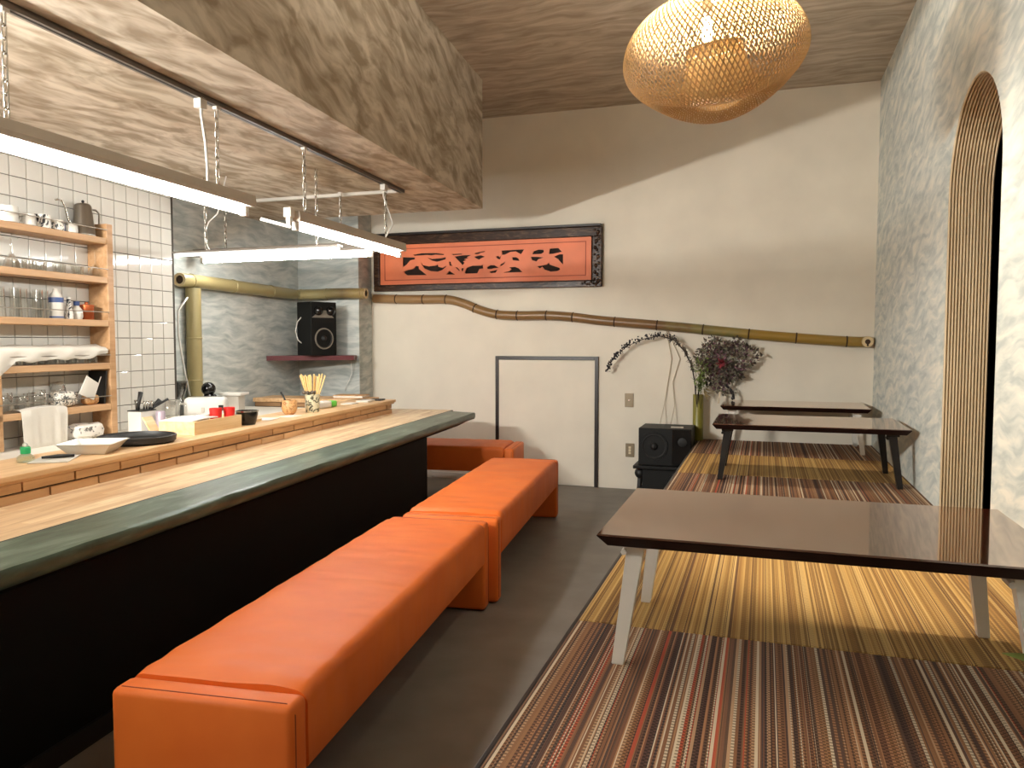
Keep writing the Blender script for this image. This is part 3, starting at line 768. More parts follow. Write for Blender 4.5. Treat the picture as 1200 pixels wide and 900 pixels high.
CUT = [[(-0.785, 0.071), (-0.663, 0.065), (-0.658, 0.049), (-0.708, 0.039), (-0.747, -0.0), (-0.786, -0.024)], [(-0.775, -0.064), (-0.736, -0.051), (-0.675, -0.042), (-0.653, -0.015), (-0.62, -0.019), (-0.618, -0.044), (-0.576, -0.075), (-0.538, -0.104), (-0.742, -0.101), (-0.77, -0.08)], [(-0.679, 0.09), (-0.597, 0.103), (-0.444, 0.099), (-0.363, 0.087), (-0.363, 0.077), (-0.444, 0.084), (-0.488, 0.079), (-0.531, 0.084), (-0.663, 0.081)], [(-0.531, 0.061), (-0.488, 0.046), (-0.39, 0.048), (-0.342, 0.058), (-0.347, 0.037), (-0.401, 0.024), (-0.434, 0.018), (-0.488, 0.032)], [(-0.597, 0.02), (-0.576, -0.01), (-0.521, -0.022), (-0.445, -0.017), (-0.428, -0.005), (-0.418, -0.03), (-0.38, -0.041), (-0.337, -0.021), (-0.342, -0.032), (-0.38, -0.061), (-0.423, -0.074), (-0.499, -0.067), (-0.565, -0.04), (-0.592, 0.0)], [(-0.337, -0.103), (-0.31, -0.071), (-0.252, -0.106)], [(-0.288, 0.084), (-0.182, 0.085), (-0.182, 0.076), (-0.272, 0.074)], [(-0.256, 0.061), (-0.166, 0.068), (-0.087, 0.070), (-0.103, 0.062), (-0.134, 0.049), (-0.113, 0.044), (-0.161, 0.031), (-0.134, 0.025), (-0.171, 0.012), (-0.155, -0.001), (-0.177, -0.023), (-0.198, 0.003), (-0.23, 0.033)], [(-0.156, -0.091), (-0.135, -0.048), (-0.082, -0.03), (0.002, -0.031), (0.023, -0.024), (0.028, -0.058), (-0.009, -0.062), (-0.03, -0.1), (-0.146, -0.101)], [(-0.055, 0.084), (-0.008, 0.092), (0.044, 0.099), (0.046, 0.094), (0.002, 0.085), (-0.019, 0.075), (-0.05, 0.074)], [(-0.061, 0.052), (0.002, 0.064), (0.044, 0.048), (0.018, 0.039), (-0.014, 0.024), (-0.045, 0.039)], [(-0.31, 0.015), (-0.294, 0.014), (-0.288, -0.014), (-0.273, -0.026), (-0.305, -0.022)], [(-0.246, -0.04), (-0.23, -0.041), (-0.203, -0.068), (-0.209, -0.075)], [(-0.187, -0.052), (-0.165, -0.043), (-0.172, -0.077), (-0.185, -0.074)], [(0.064, -0.049), (0.095, -0.031), (0.137, -0.032), (0.178, -0.056), (0.137, -0.058), (0.106, -0.065), (0.07, -0.064)], [(0.09, -0.089), (0.137, -0.08), (0.168, -0.072), (0.147, -0.1), (0.101, -0.102)], [(0.204, 0.098), (0.422, 0.102), (0.391, 0.058), (0.341, 0.086), (0.29, 0.083), (0.239, 0.061), (0.209, 0.059), (0.21, 0.076)], [(0.152, 0.044), (0.173, 0.053), (0.183, 0.039), (0.199, 0.053), (0.193, 0.019), (0.168, 0.025)], [(0.193, -0.029), (0.245, -0.002), (0.229, -0.025), (0.198, -0.044)], [(0.306, 0.034), (0.341, 0.035), (0.366, 0.023), (0.376, -0.001), (0.311, 0.008)], [(0.224, -0.102), (0.28, -0.089), (0.301, -0.071), (0.28, -0.056), (0.331, -0.052), (0.371, -0.068), (0.404, -0.102)], [(0.512, 0.082), (0.551, 0.094), (0.601, 0.091), (0.606, 0.071), (0.581, 0.055), (0.497, 0.055)], [(0.482, 0.033), (0.542, 0.031), (0.603, 0.023), (0.552, 0.007), (0.537, -0.011), (0.492, 0.004)], [(0.66, 0.098), (0.738, 0.102), (0.758, 0.08), (0.772, 0.067), (0.69, 0.052), (0.652, 0.051)], [(0.699, 0.026), (0.748, 0.046), (0.782, 0.046), (0.783, -0.047), (0.758, -0.023), (0.734, 0.006)], [(0.542, -0.054), (0.576, -0.05), (0.631, -0.043), (0.65, -0.024), (0.66, -0.043), (0.749, -0.074), (0.756, -0.089), (0.729, -0.102), (0.67, -0.105), (0.611, -0.085), (0.591, -0.06), (0.567, -0.074)]]
t = thing('carved_panel', 'orange pierced panel in a dark carved wooden frame on the wall', 'wall art', (-2.478, YB, 2.04))
MB().box(-1.105, 1.12, -0.02, -0.002, -0.255, 0.262, 0.003).build('backboard', plain('dark_backing', (40, 28, 22), 0.7, var=0.3, spec=0.2), t)
b = MB()
b.box(-1.105, 1.12, -0.05, -0.02, 0.178, 0.262, 0.006); b.box(-1.105, 1.12, -0.05, -0.02, -0.262, -0.205, 0.006)
b.box(-1.105, -1.045, -0.05, -0.02, -0.205, 0.178, 0.006); b.box(1.035, 1.12, -0.05, -0.02, -0.205, 0.178, 0.006)
fr = b.build('frame', M_dwood, t)
MB().box(-1.11, 1.115, -0.075, -0.002, 0.262, 0.283, 0.003).build('top_ledge', M_frame, t)
b = MB()
for k in range(26):
    z = -0.23 + 0.48 * k / 25; x = 1.077 + 0.02 * math.sin(k * 2.3); r = 0.012 + 0.006 * math.sin(k * 1.7)
    b.ball((x, -0.05, z), r, 8)
for k in range(8): b.ball((0.95 + 0.02 * k, -0.05, -0.232 + 0.012 * math.sin(k * 1.9)), 0.011, 8)
b.build('carving', M_dwood, t, True)
po = [(-1.035, -0.20), (1.025, -0.20), (1.025, 0.175), (-1.035, 0.175)]
pn = curve_fill('pierced_board', po, [[(x - 0.011, z - 0.014) for x, z in p] for p in CUT], 0.007, M_opanel, t, (0, -0.034, 0))
b = MB()
for (xa, xb, za, zb) in ((-0.99, 0.98, 0.132, 0.139), (-0.99, 0.98, -0.162, -0.155), (-0.99, -0.983, -0.162, 0.139), (0.973, 0.98, -0.162, 0.139)): b.box(xa, xb, -0.0425, -0.0405, za, zb)
b.build('groove', M_groove, t)

# ------------------------------------------------------------------ bamboo
def culm(name, label, pts, r, nodes, mat, loc=(0, 0, 0), ends=(1, 1), hang=True):
    t = thing(name, label, 'bamboo', loc)
    P = [Vector(p) for p in pts]; fine = []
    for i in range(len(P) - 1):
        for k in range(6):
            f = k / 6; a, b_, c, d_ = P[max(0, i - 1)], P[i], P[i + 1], P[min(len(P) - 1, i + 2)]
            fine.append(0.5 * (2 * b_ + (c - a) * f + (2 * a - 5 * b_ + 4 * c - d_) * f * f + (3 * b_ - a - 3 * c + d_) * f ** 3))
    fine.append(P[-1])
    b = MB(); b.tube(fine, r, 16, caps=False); b.build('culm', mat, t, True)
    for fr_ in nodes:
        x = fr_ * (len(fine) - 1); i = min(int(x), len(fine) - 2); p = fine[i].lerp(fine[i + 1], x - i); dr = (fine[i + 1] - fine[i]).normalized()
        b = MB(); b.tube([p - dr * 0.006, p - dr * 0.002, p + dr * 0.002, p + dr * 0.006], [r * 1.0, r * 1.09, r * 1.09, r * 1.0], 16); b.build('node_ring', M_bam_hole if mat is M_bam_long else mat, t, True)
    for e, (p, q) in zip(ends, ((fine[0], fine[1]), (fine[-1], fine[-2]))):
        if not e: continue
        dr = (p - q).normalized(); M = dr.to_track_quat('Z', 'Y').to_matrix()
        b = MB(); b.lathe([(r * 0.62, 0.001), (r * 0.62, 0.002), (r * 1.0, 0.002), (r * 1.0, -0.002)], p, 16, M, False); b.build('cut_end', M_bam_cut, t)
        b = MB(); b.lathe([(r * 0.66, -0.012), (r * 0.66, -0.01)], p, 16, M); b.build('hollow', M_bam_hole, t)
    return t
yb = YB - 0.045
bx = [(-3.58, 1.712), (-3.286, 1.70), (-3.021, 1.695), (-2.804, 1.689), (-2.633, 1.643), (-2.507, 1.592), (-2.324, 1.545), (-2.096, 1.533), (-1.856, 1.532), (-1.621, 1.515), (-1.353, 1.481), (-0.872, 1.438), (-0.446, 1.395), (-0.037, 1.352), (0.356, 1.318), (0.66, 1.297), (0.79, 1.297)]
nodesx = [-3.34, -3.064, -2.83, -2.54, -2.324, -2.128, -1.856, -1.614, -1.227, -0.874, -0.492, -0.123, 0.24, 0.615]
xs = [p[0] for p in bx]
def fracx(x):
    for i in range(len(xs) - 1):
        if xs[i] <= x <= xs[i + 1]: return (i + (x - xs[i]) / (xs[i + 1] - xs[i])) / (len(xs) - 1)
    return 1
bl = culm('bamboo_pole', 'long wavy brown bamboo pole along the cream back wall', [(x, yb, z) for x, z in bx], 0.041, [fracx(x) for x in nodesx], M_bam_long, ends=(1, 0))
# short butt end facing the room, at the right wall
b = MB(); b.tube([(0.77, yb + 0.03, 1.297), (0.77, yb - 0.075, 1.297)], 0.043, 16); b.build('end_piece', M_bam_long, bl, 40)
b = MB(); b.lathe([(0.02, 0), (0.02, 0.002), (0.042, 0.002), (0.042, 0)], (0.77, yb - 0.075, 1.297), 16, Matrix.Rotation(PI / 2, 3, 'X'), False); b.build('cut_end', M_bam_cut, bl)
b = MB(); b.lathe([(0.021, 0), (0.021, 0.001)], (0.77, yb - 0.0752, 1.297), 16, Matrix.Rotation(PI / 2, 3, 'X')); b.box(0.763, 0.777, yb - 0.078, yb - 0.0755, 1.262, 1.29); b.build('hollow', M_bam_hole, bl)
culm('bamboo_pole', 'short yellow bamboo pole above the shelf speaker', [(-4.14, 6.22, 1.735), (-3.95, 6.25, 1.735), (-3.75, 6.27, 1.742), (-3.465, 6.29, 1.738)], 0.048, (0.08, 0.5, 0.93), M_bam_y, ends=(0, 1))
fw = lambda y: fx(y) + 0.062
culm('bamboo_pole', 'yellow-green bamboo pole along the grey recess wall', [(fw(4.55), 4.55, 1.745), (fw(5.0), 5.0, 1.745), (fw(5.6), 5.6, 1.74), (fw(6.16), 6.16, 1.732)], 0.05, (0.12, 0.45, 0.75), M_bam_y, ends=(1, 0))
culm('bamboo_post', 'upright yellow bamboo post in the kitchen corner', [(fw(4.70), 4.70, 0.765), (fw(4.70), 4.70, 1.1), (fw(4.70), 4.70, 1.4), (fw(4.70), 4.70, 1.693)], 0.055, (0.25, 0.58), M_bam_y, ends=(0, 0))
b = MB(); pts = [(fw(4.62) + 0.03, 4.60, 0.90), (fw(4.62) + 0.02, 4.56, 1.1), (fw(4.6) + 0.0, 4.53, 1.35), (fw(4.6) + 0.01, 4.52, 1.52), (fw(4.6) + 0.03, 4.6, 1.62)]
b.tube(pts, 0.007, 8); tag(b.build('power_cable', M_whiteplastic, None, True), 'pale cable running down beside the bamboo post', 'cable')
o = MB().box(-0.03, 0.03, 0, 0.05, 0, 0.72, 0.006).build('cable_duct', M_leafgrey); tag(o, 'grey-green vertical duct left of the bamboo post', 'duct', None, (fx(4.42) + 0.045, 4.40, 0.78))

# ------------------------------------------------------------------ speakers
def cone(par, c, R, axis='-y', ring=None):
    M = Matrix.Rotation(PI / 2, 3, 'X')
    b = MB(); b.lathe([(R * 0.18, -0.004), (R * 0.3, 0.001), (R * 0.32, -0.02), (R * 0.82, -0.004), (R * 0.86, 0.004), (R * 0.94, 0.004), (R * 0.97, -0.001)], c, 28, M, False)
    b.ball(Vector(c) + Vector((0, 0.004, 0)), R * 0.3, 14, 1.0)
    o = b.build('cone', M_cone, par, True)
    b = MB(); b.lathe([(R * 0.95, -0.004), (R * 0.95, 0.006), (R * 1.06, 0.006), (R * 1.08, -0.004)], c, 28, M, False); b.build('driver_ring', ring or M_spk, o, 40)
t = thing('shelf_speaker', 'black upright speaker on the small red corner shelf', 'speaker', (-3.82, 6.03, 1.174), 1.12)
MB().box(-0.13, 0.13, -0.11, 0.12, 0, 0.475, 0.004).build('cabinet', M_spk, t)
cone(t, (0.0, -0.113, 0.15), 0.088, ring=M_ring)
b = MB(); b.ball((-0.062, -0.125, 0.395), 0.042, 14); b.ball((0.062, -0.125, 0.395), 0.042, 14); b.build('tweeter', M_blackg, t, True)
b = MB(); b.prism([(-0.12, 0.335), (0.1, 0.335), (0.03, 0.40), (-0.03, 0.40)], lambda p: (p[0], -0.118, p[1]), lambda p: (p[0], -0.11, p[1])); b.build('horn_plate', M_ring, t)
b = MB(); b.tube([(-0.13, 0.05, 0.34), (-0.155, 0.07, 0.30), (-0.17, 0.08, 0.22), (-0.155, 0.07, 0.14), (-0.13, 0.05, 0.11)], 0.005, 6); b.build('wire', M_whiteplastic, t, True)
b = MB(); b.prism([(fx(5.76) + 0.01, 5.76), (-3.525, 6.16), (-3.60, 6.34), (fx(6.33) + 0.01, 6.34)], lambda p: (p[0], p[1], 1.13), lambda p: (p[0], p[1], 1.172))
sh = b.build('corner_shelf', M_redshelf); tag(sh, 'dark red floating shelf across the papered corner', 'shelf')
b = MB(); b.tube([(-3.62, 6.27, 1.13), (-3.63, 6.30, 1.0), (-3.69, 6.32, 0.9), (-3.72, 6.325, 0.84)], 0.003, 6); tag(b.build('speaker_wire', M_whiteplastic, None, True), 'thin pale wire hanging below the red shelf', 'cable')
# two stacked floor speakers
t = thing('floor_speaker', 'lower black speaker with round knobs standing on the floor', 'speaker', (-0.72, 6.36, 0))
MB().box(-0.20, 0.185, -0.17, 0.2, 0.02, 0.275, 0.004).build('cabinet', M_spk, t)
cone(t, (0.10, -0.173, 0.15), 0.10)
b = MB(); b.ball((-0.225, -0.1, 0.225), 0.048, 12); b.ball((-0.215, -0.1, 0.085), 0.042, 12); b.tube([(-0.225, -0.1, 0.225), (-0.235, -0.12, 0.02)], 0.02, 10); b.build('knob', M_blackm, t, True)
b = MB(); b.prism([(-0.29, 0.0), (-0.16, 0.0), (-0.16, 0.05), (-0.22, 0.06)], lambda p: (p[0], -0.2, p[1]), lambda p: (p[0], 0.05, p[1])); b.build('foot', M_blackm, t)
t = thing('floor_speaker', 'upper black speaker lying on its side by the platform', 'speaker', (-0.72, 6.36, 0.275))
MB().box(-0.27, 0.185, -0.21, 0.2, 0.0, 0.025, 0.003).build('base_plate', M_spk, t)
MB().box(-0.235, 0.183, -0.15, 0.21, 0.025, 0.325, 0.004).build('cabinet', M_spk, t)
cone(t, (-0.11, -0.153, 0.18), 0.105)
MB().box(0.035, 0.18, -0.158, -0.15, 0.03, 0.32, 0.003).build('side_panel', M_blackg, t)
b = MB(); b.lathe([(0.001, 0.004), (0.02, 0.004), (0.036, 0.0)], (0.115, -0.16, 0.22), 18, Matrix.Rotation(PI / 2, 3, 'X')); b.build('tweeter', M_cone, t, 40)
o = MB().box(-0.05, 0.05, -0.04, 0.04, 0, 0.002).build('paper_slip', M_paper); tag(o, 'white paper slip on the upper floor speaker', 'paper', None, (-0.66, 6.33, 0.601), 0.1)
for k, (xa, xt) in enumerate(((-0.83, -0.80), (-0.74, -0.79))):
    b = MB(); b.tube([(xa, YB - 0.12, 0.602), (xa + 0.02, YB - 0.02, 0.75), (xa + 0.05 - k * .05, YB - 0.012, 0.95), (xa + 0.08 - k * 0.02, YB - 0.012, 1.15), (xt, YB - 0.012, 1.40)], 0.0035, 6)
    tag(b.build('wall_cable', M_ribbon, None, True), ['thin cable up the wall, left of the pair above the floor speakers', 'thin cable up the wall, right of the pair above the floor speakers'][k], 'cable')
# wall plates
for (z, lab, kd) in ((0.785, 'small grey wall plate with one round socket', 0), (0.345, 'small beige wall plate with three rocker switches', 1)):
    t = thing('wall_plate', lab, 'switch', (-1.115 + 0.01 * kd, YB, z))
    MB().box(-0.038, 0.038, -0.008, 0, -0.06, 0.06, 0.002).build('plate', M_plate, t)
    if kd:
        for k in (-1, 0, 1): MB().box(-0.011, 0.011, -0.012, -0.008, k * 0.024 - 0.01, k * 0.024 + 0.01, 0.001).build('rocker', M_switch, t)
    else:
        b = MB(); b.lathe([(0.001, 0.004), (0.009, 0.004), (0.011, 0)], (0, -0.008, 0), 14, Matrix.Rotation(PI / 2, 3, 'X')); b.build('socket', M_metal, t)

# ------------------------------------------------------------------ dried plants
def leaf(b, p, d, L, w, up=Vector((0, 0, 1)), curl=0.2):
    d = d.normalized(); s = d.cross(up)
    s = s.normalized() if s.length > 1e-3 else Vector((1, 0, 0)); n = s.cross(d)
    q = [p, p + d * L * .35 + s * w - n * curl * w, p + d * L, p + d * L * .35 - s * w - n * curl * w]
    mid = p + d * L * .4 + n * curl * w
    v = b.verts(q + [mid])
    for i in range(4): b.bm.faces.new((v[i], v[(i + 1) % 4], v[4]))
rnd = random.Random(3)
wc = Vector((-0.325, YB - 0.10, 1.115))
t = thing('dried_wreath', 'round dried leaf wreath with red flower hanging under the bamboo', 'wreath', wc)
def wreath_part(name, mat, n, rmax, Lr, wr_):
    b = MB()
    for _ in range(n):
        a = rnd.uniform(0, 2 * PI); q = math.sqrt(rnd.uniform(0.0, rmax ** 2))
        lobe = 1 + 0.12 * math.sin(3 * a + 0.8) + 0.07 * math.sin(7 * a) + (0.16 if 0.2 < a < 1.2 else 0) - (0.14 if 4.9 < a < 6.0 else 0)
        p = Vector((math.cos(a) * q * 0.225 * lobe + 0.01, rnd.uniform(-0.07, 0.05) * (1.1 - q * 0.7), math.sin(a) * q * 0.215 * lobe))
        d = Vector((math.cos(a) * 0.5 + rnd.uniform(-1, 1), rnd.uniform(-.9, .5), math.sin(a) * 0.5 + rnd.uniform(-1, 1)))
        leaf(b, p, d, rnd.uniform(*Lr), rnd.uniform(*wr_), Vector((rnd.uniform(-1, 1), rnd.uniform(-1, 1), rnd.uniform(-1, 1))))
    b.build(name, mat, t, False, 'stuff')
wreath_part('dark_leaves', M_leafdark, 700, 1.0, (0.02, 0.045), (0.008, 0.015))
wreath_part('plum_leaves', M_leafplum, 420, 0.92, (0.02, 0.04), (0.007, 0.013))
wreath_part('grey_leaves', M_leafgrey, 260, 0.95, (0.02, 0.04), (0.008, 0.014))
b = MB()
for k in range(70):
    a = rnd.uniform(0, 2 * PI); e = rnd.uniform(0, 0.9); leaf(b, Vector((-0.005, -0.075, 0.01)), Vector((math.cos(a) * e, -0.5, math.sin(a) * e)), rnd.uniform(0.04, 0.07), 0.009)
b.build('red_flower', M_protea, t)
b = MB(); b.loft([[(-0.02, -0.02, -0.19), (0.002, -0.02, -0.19), (0.002, -0.017, -0.19), (-0.02, -0.017, -0.19)], [(-0.035, -0.03, -0.33), (-0.018, -0.03, -0.33), (-0.018, -0.027, -0.33), (-0.035, -0.027, -0.33)]]); b.build('ribbon', M_ribbon, t)
b = MB(); tw = [Vector((0.03, -0.02, -0.17)), Vector((0.06, -0.03, -0.20)), Vector((0.08, -0.03, -0.235)), Vector((0.088, -0.03, -0.265)), Vector((0.09, -0.03, -0.292))]
b.tube(tw, 0.002, 5)
for k in range(26):
    f = k / 25 * 3.99; i = int(f); p = tw[i].lerp(tw[i + 1], f - i); b.ball(p + Vector((rnd.uniform(-.012, .012), rnd.uniform(-.006, .006), 0)), rnd.uniform(0.005, 0.009), 6)
b.build('hanging_sprig', M_berry, t)
# vase with branches
vx, vy = -0.525, 6.60
t = thing('bamboo_vase', 'tall olive bamboo tube vase by the platform corner', 'vase', (vx + 0.008, vy, ZP))
b = MB(); b.lathe([(0.001, 0.0), (0.044, 0.0), (0.044, 0.1), (0.0455, 0.105), (0.044, 0.11), (0.044, 0.385), (0.036, 0.385), (0.036, 0.05), (0.001, 0.05)], (0, 0, 0), 20); b.build('tube', M_vase, t, 40)
br = [Vector((vx, vy, 0.60)), Vector((vx - 0.02, vy, 0.95)), Vector((vx - 0.05, vy - 0.01, 1.10)), Vector((vx - 0.11, vy - 0.02, 1.22)), Vector((vx - 0.2, vy - 0.02, 1.315)), Vector((vx - 0.32, vy - 0.02, 1.345)), Vector((vx - 0.45, vy - 0.02, 1.32)), Vector((vx - 0.58, vy - 0.02, 1.265)), Vector((vx - 0.68, vy - 0.02, 1.19)), Vector((vx - 0.74, vy - 0.02, 1.10)), Vector((vx - 0.76, vy - 0.02, 1.04))]
t = thing('dried_branch', 'long arching dried branch with dark buds in the bamboo vase', 'branch', br[0])
L_ = [p - br[0] for p in br]
b = MB(); b.tube(L_, [0.006] * 4 + [0.005, 0.004, 0.0035, 0.003, 0.003, 0.002, 0.002], 7); b.build('stem', M_stem, t, True)
b = MB(); b2 = MB()
for k in range(230):
    f = rnd.uniform(3.8, 9.99); i = int(f); p = L_[i].lerp(L_[i + 1], f - i)
    sp_ = 0.02 if f > 7.5 else 0.03
    b.ball(p + Vector((rnd.uniform(-sp_, sp_), rnd.uniform(-.02, .02), rnd.uniform(-.012, sp_ * 1.2))), rnd.uniform(0.003, 0.009), 5)
for k in range(120):
    f = rnd.uniform(1.6, 4.3); i = int(f); p = L_[i].lerp(L_[i + 1], f - i)
    leaf(b2, p, Vector((rnd.uniform(-.4, 1), rnd.uniform(-.7, .3), rnd.uniform(-.5, 1))), rnd.uniform(0.025, 0.05), rnd.uniform(0.006, 0.01))
b.build('buds', M_berry, t, False, 'stuff'); b2.build('leaves', M_leafdark, t, False, 'stuff')
t = thing('leafy_spray', 'green and tan leafy spray standing in the bamboo vase', 'plant', (vx + 0.015, vy, 0.60))
b = MB(); ends_ = []
for k in range(7):
    e = Vector((rnd.uniform(-0.03, 0.11), rnd.uniform(-0.17, -0.08), rnd.uniform(0.34, 0.6))); ends_.append(e)
    b.tube([(0.005 * (k - 3), 0, 0), e * 0.55 + Vector((-0.02, 0, 0.04)), e], 0.0025, 5)
b.build('stems', M_stem, t, True)
b = MB()
for k in range(150):
    e = rnd.choice(ends_); p = e * rnd.uniform(0.75, 1.02) + Vector((rnd.uniform(-.02, .02), rnd.uniform(-.02, .02), 0)); leaf(b, p, Vector((rnd.uniform(-.8, 1), rnd.uniform(-.9, .3), rnd.uniform(-.4, 1))), rnd.uniform(0.03, 0.06), rnd.uniform(0.007, 0.013))
b.build('green_leaves', M_leafgreen, t, False, 'stuff')
b = MB()
for k in range(9): leaf(b, Vector((0.03 + 0.02 * rnd.random(), -0.02, 0.27 + 0.06 * rnd.random())), Vector((rnd.uniform(.2, 1), -.3, rnd.uniform(-1.3, .1))), rnd.uniform(0.08, 0.13), rnd.uniform(0.014, 0.02))
b.build('tan_leaves', M_leaftan, t)
# potted plant at the frame edge: one leaf reaches into view
t = thing('potted_plant', 'glossy green strap leaf reaching in beside the front table leg', 'plant', (0.70, 1.72, ZP))
b = MB(); b.lathe([(0.001, 0), (0.036, 0), (0.05, 0.10), (0.045, 0.10), (0.04, 0.08), (0.001, 0.08)], (0, 0, 0), 18); b.build('pot', M_ceramic, t, 40)
for (dx, dy, dz) in ((-0.215, 0.097, 0.085), (0.03, 0.14, 0.14), (0.02, -0.18, 0.12)):
    b = MB(); rings = []
    for i in range(9):
        f = i / 8; c = Vector((dx * f, dy * f, 0.092 + 0.12 * f * (1 - f) * 1.0 + dz * f)); w = 0.026 * math.sin(PI * min(1, 0.12 + 0.88 * f)) + 0.001
        d = Vector((dx, dy, 0)).normalized(); s = Vector((-d.y * 0.5, d.x * 0.5, 0.85)).normalized()
        rings.append([c - s * w, c + d.cross(s) * w * .3, c + s * w, c + d.cross(s) * (w * .3 + 0.002)])
    b.loft(rings); b.build('leaf', M_leafgreen, t, 60)

# ------------------------------------------------------------------ open shelves and what stands on them
SD = 0.133
zt = [1.884, 1.663, 1.42, 1.178, 0.945]
sh = thing('open_shelving', 'open wooden wall shelving with five boards on white tiles', 'shelving', kf(-0.7, 0.008, 0), B)
def P5(s, d, z): return (d - 0.008, s + 0.7, z)       # shelf-local from wall coordinates
MB().box(0, SD, -0.058, -0.012, 0.765, 1.965, 0.003).build('upright', M_shelfwood, sh)
MB().box(0, SD, -0.80, -0.765, 0.765, 1.145, 0.003).build('upright', M_shelfwood, sh)
MB().box(0, SD, -1.72, -1.685, 0.765, 1.965, 0.003).build('upright', M_shelfwood, sh)
for z in zt: MB().box(0, SD, -1.684, -0.0585, z - 0.036, z, 0.004).build('board', M_shelfwood, sh)
for z in zt[:4] + zt[4:]:
    b = MB(); b.tube([(SD + 0.004, -1.684, z + 0.045), (SD + 0.004, -0.0585, z + 0.045)], 0.0028, 6); b.build('guard_rail', M_ring, sh)
def SL(s, d, z): return kf(s, d, z + 0.001)
def mug(s, d, zi, label, mat, R=0.04, H=0.075, hang=PI / 2, handle=True):
    t = thing('mug', label, 'mug', SL(s, d, zt[zi]), B)
    b = MB(); b.lathe([(0.001, 0.0), (R * 0.8, 0.0), (R, 0.008), (R, H), (R - 0.004, H), (R - 0.005, 0.01), (0.001, 0.008)], (0, 0, 0), 20); b.build('body', mat, t, 40)
    if handle:
        h = MB(); pts = [Vector((0, R - 0.002, H * .8)), Vector((0, R + .02, H * .8)), Vector((0, R + .027, H * .5)), Vector((0, R + .018, H * .25)), Vector((0, R - 0.002, H * .22))]
        M = Matrix.Rotation(hang, 3, 'Z'); h.tube([M @ p for p in pts], 0.005, 7); h.build('handle', mat, t, True)
    return t
mug(-1.325, 0.06, 0, 'rounded white mug on the top shelf', M_ceramic, 0.048, 0.085, 0)
mug(-1.215, 0.07, 0, 'small white cup with handle on the top shelf', M_ceramic, 0.036, 0.062, PI)
mug(-1.115, 0.06, 0, 'black and white patterned mug on the top shelf', speckle('bold_print', (226, 222, 212), (24, 24, 24), 18, 0.5), 0.04, 0.075, PI)
mug(-1.03, 0.065, 0, 'grey patterned cup on the top shelf', M_pattern, 0.038, 0.06, 0, False)
mug(-0.945, 0.075, 0, 'low white cup beside the kettle', M_ceramic, 0.036, 0.05, 0, False)
mug(-0.985, 0.05, 0, 'dark blue small cup on the top shelf', M_bluel, 0.026, 0.045, 0, False)
t = thing('gooseneck_kettle', 'tall steel gooseneck kettle at the end of the top shelf', 'kettle', SL(-0.845, 0.068, zt[0]), B)
t.scale = (0.92, 0.92, 0.98)
b = MB(); b.lathe([(0.001, 0), (0.064, 0.0), (0.066, 0.005), (0.064, 0.012), (0.047, 0.168), (0.045, 0.174), (0.036, 0.182), (0.006, 0.187), (0.001, 0.187)], (0, 0, 0), 24); b.build('body', M_kettle, t, 40)
b = MB(); b.ball((0, 0, 0.195), 0.009, 10); b.build('lid_knob', M_blackm, t, True)
b = MB(); b.tube([(0, 0.046, 0.155), (0, 0.10, 0.162), (0, 0.128, 0.145), (0, 0.125, 0.085), (0, 0.10, 0.04), (0, 0.06, 0.018)], 0.0055, 8); b.build('handle', M_kettle, t, True)
b = MB(); b.tube([(0, -0.055, 0.03), (0, -0.09, 0.04), (0, -0.115, 0.08), (0, -0.135, 0.14), (0, -0.155, 0.172), (0, -0.185, 0.178), (0, -0.205, 0.172)], [0.009, 0.008, 0.007, 0.006, 0.0055, 0.005, 0.005], 8); b.build('spout', M_metal, t, True)

def tumbler_mesh(H, R0, R1, flip=False):
    b = MB(); pr = [(0.001, 0.0), (R0, 0.0), (R1, H), (R1 - 0.002, H), (R0 - 0.002, 0.006), (0.001, 0.006)]
    if flip: pr = [(r, H - z) for r, z in pr]
    b.lathe(pr, (0, 0, 0), 14); return b
ORD = ['first', 'second', 'third', 'fourth', 'fifth', 'sixth', 'seventh', 'eighth', 'ninth', 'tenth', 'eleventh', 'twelfth', 'thirteenth', 'fourteenth', 'fifteenth', 'sixteenth', 'seventeenth', 'eighteenth']
def row(name, b, mat, label, cat, group, spots, zi):
    first = None
    spots = sorted(spots, key=lambda q: -q[0])
    for n_, (s, d) in enumerate(spots):
        if first is None: o = first = b.build(name, mat, None, 40)
        else: o = first.copy(); COL.objects.link(o)
        tag(o, label.replace('NTH', ORD[n_]), cat, group, SL(s, d, zt[zi]), B + rnd.uniform(-1, 1))
row('small_glass', tumbler_mesh(0.05, 0.024, 0.029), M_glass, 'small clear glass on the second shelf, NTH from the right-hand upright', 'glass', 'small glasses on the second shelf',
    [(-1.245 + 0.062 * k, 0.095 if k % 2 else 0.05) for k in range(7)] + [(-1.255, 0.10)], 1)
b = MB(); b.lathe([(0.001, 0.148), (0.036, 0.148), (0.036, 0.145), (0.006, 0.141), (0.0035, 0.135), (0.0035, 0.08), (0.01, 0.07), (0.034, 0.035), (0.04, 0.0), (0.038, 0.0), (0.032, 0.035), (0.008, 0.066), (0.001, 0.068)], (0, 0, 0), 16)
row('stemmed_glass', b, M_glass, 'stemmed glass standing upside down on the second shelf, NTH from the right-hand upright', 'glass', 'upturned stemmed glasses', [(-1.425, 0.055), (-1.335, 0.085), (-0.77, 0.07)], 1)
row('tall_glass', tumbler_mesh(0.145, 0.026, 0.03, True), M_glass, 'tall upturned clear glass on the third shelf, NTH from the blue-labelled bottle', 'glass', 'tall glasses on the third shelf', [(-1.39 + 0.066 * k, 0.06 + 0.03 * (k % 2)) for k in range(5)], 2)
t = thing('bottle', 'clear bottle with blue and white label on the third shelf', 'bottle', SL(-1.06, 0.075, zt[2]), B)
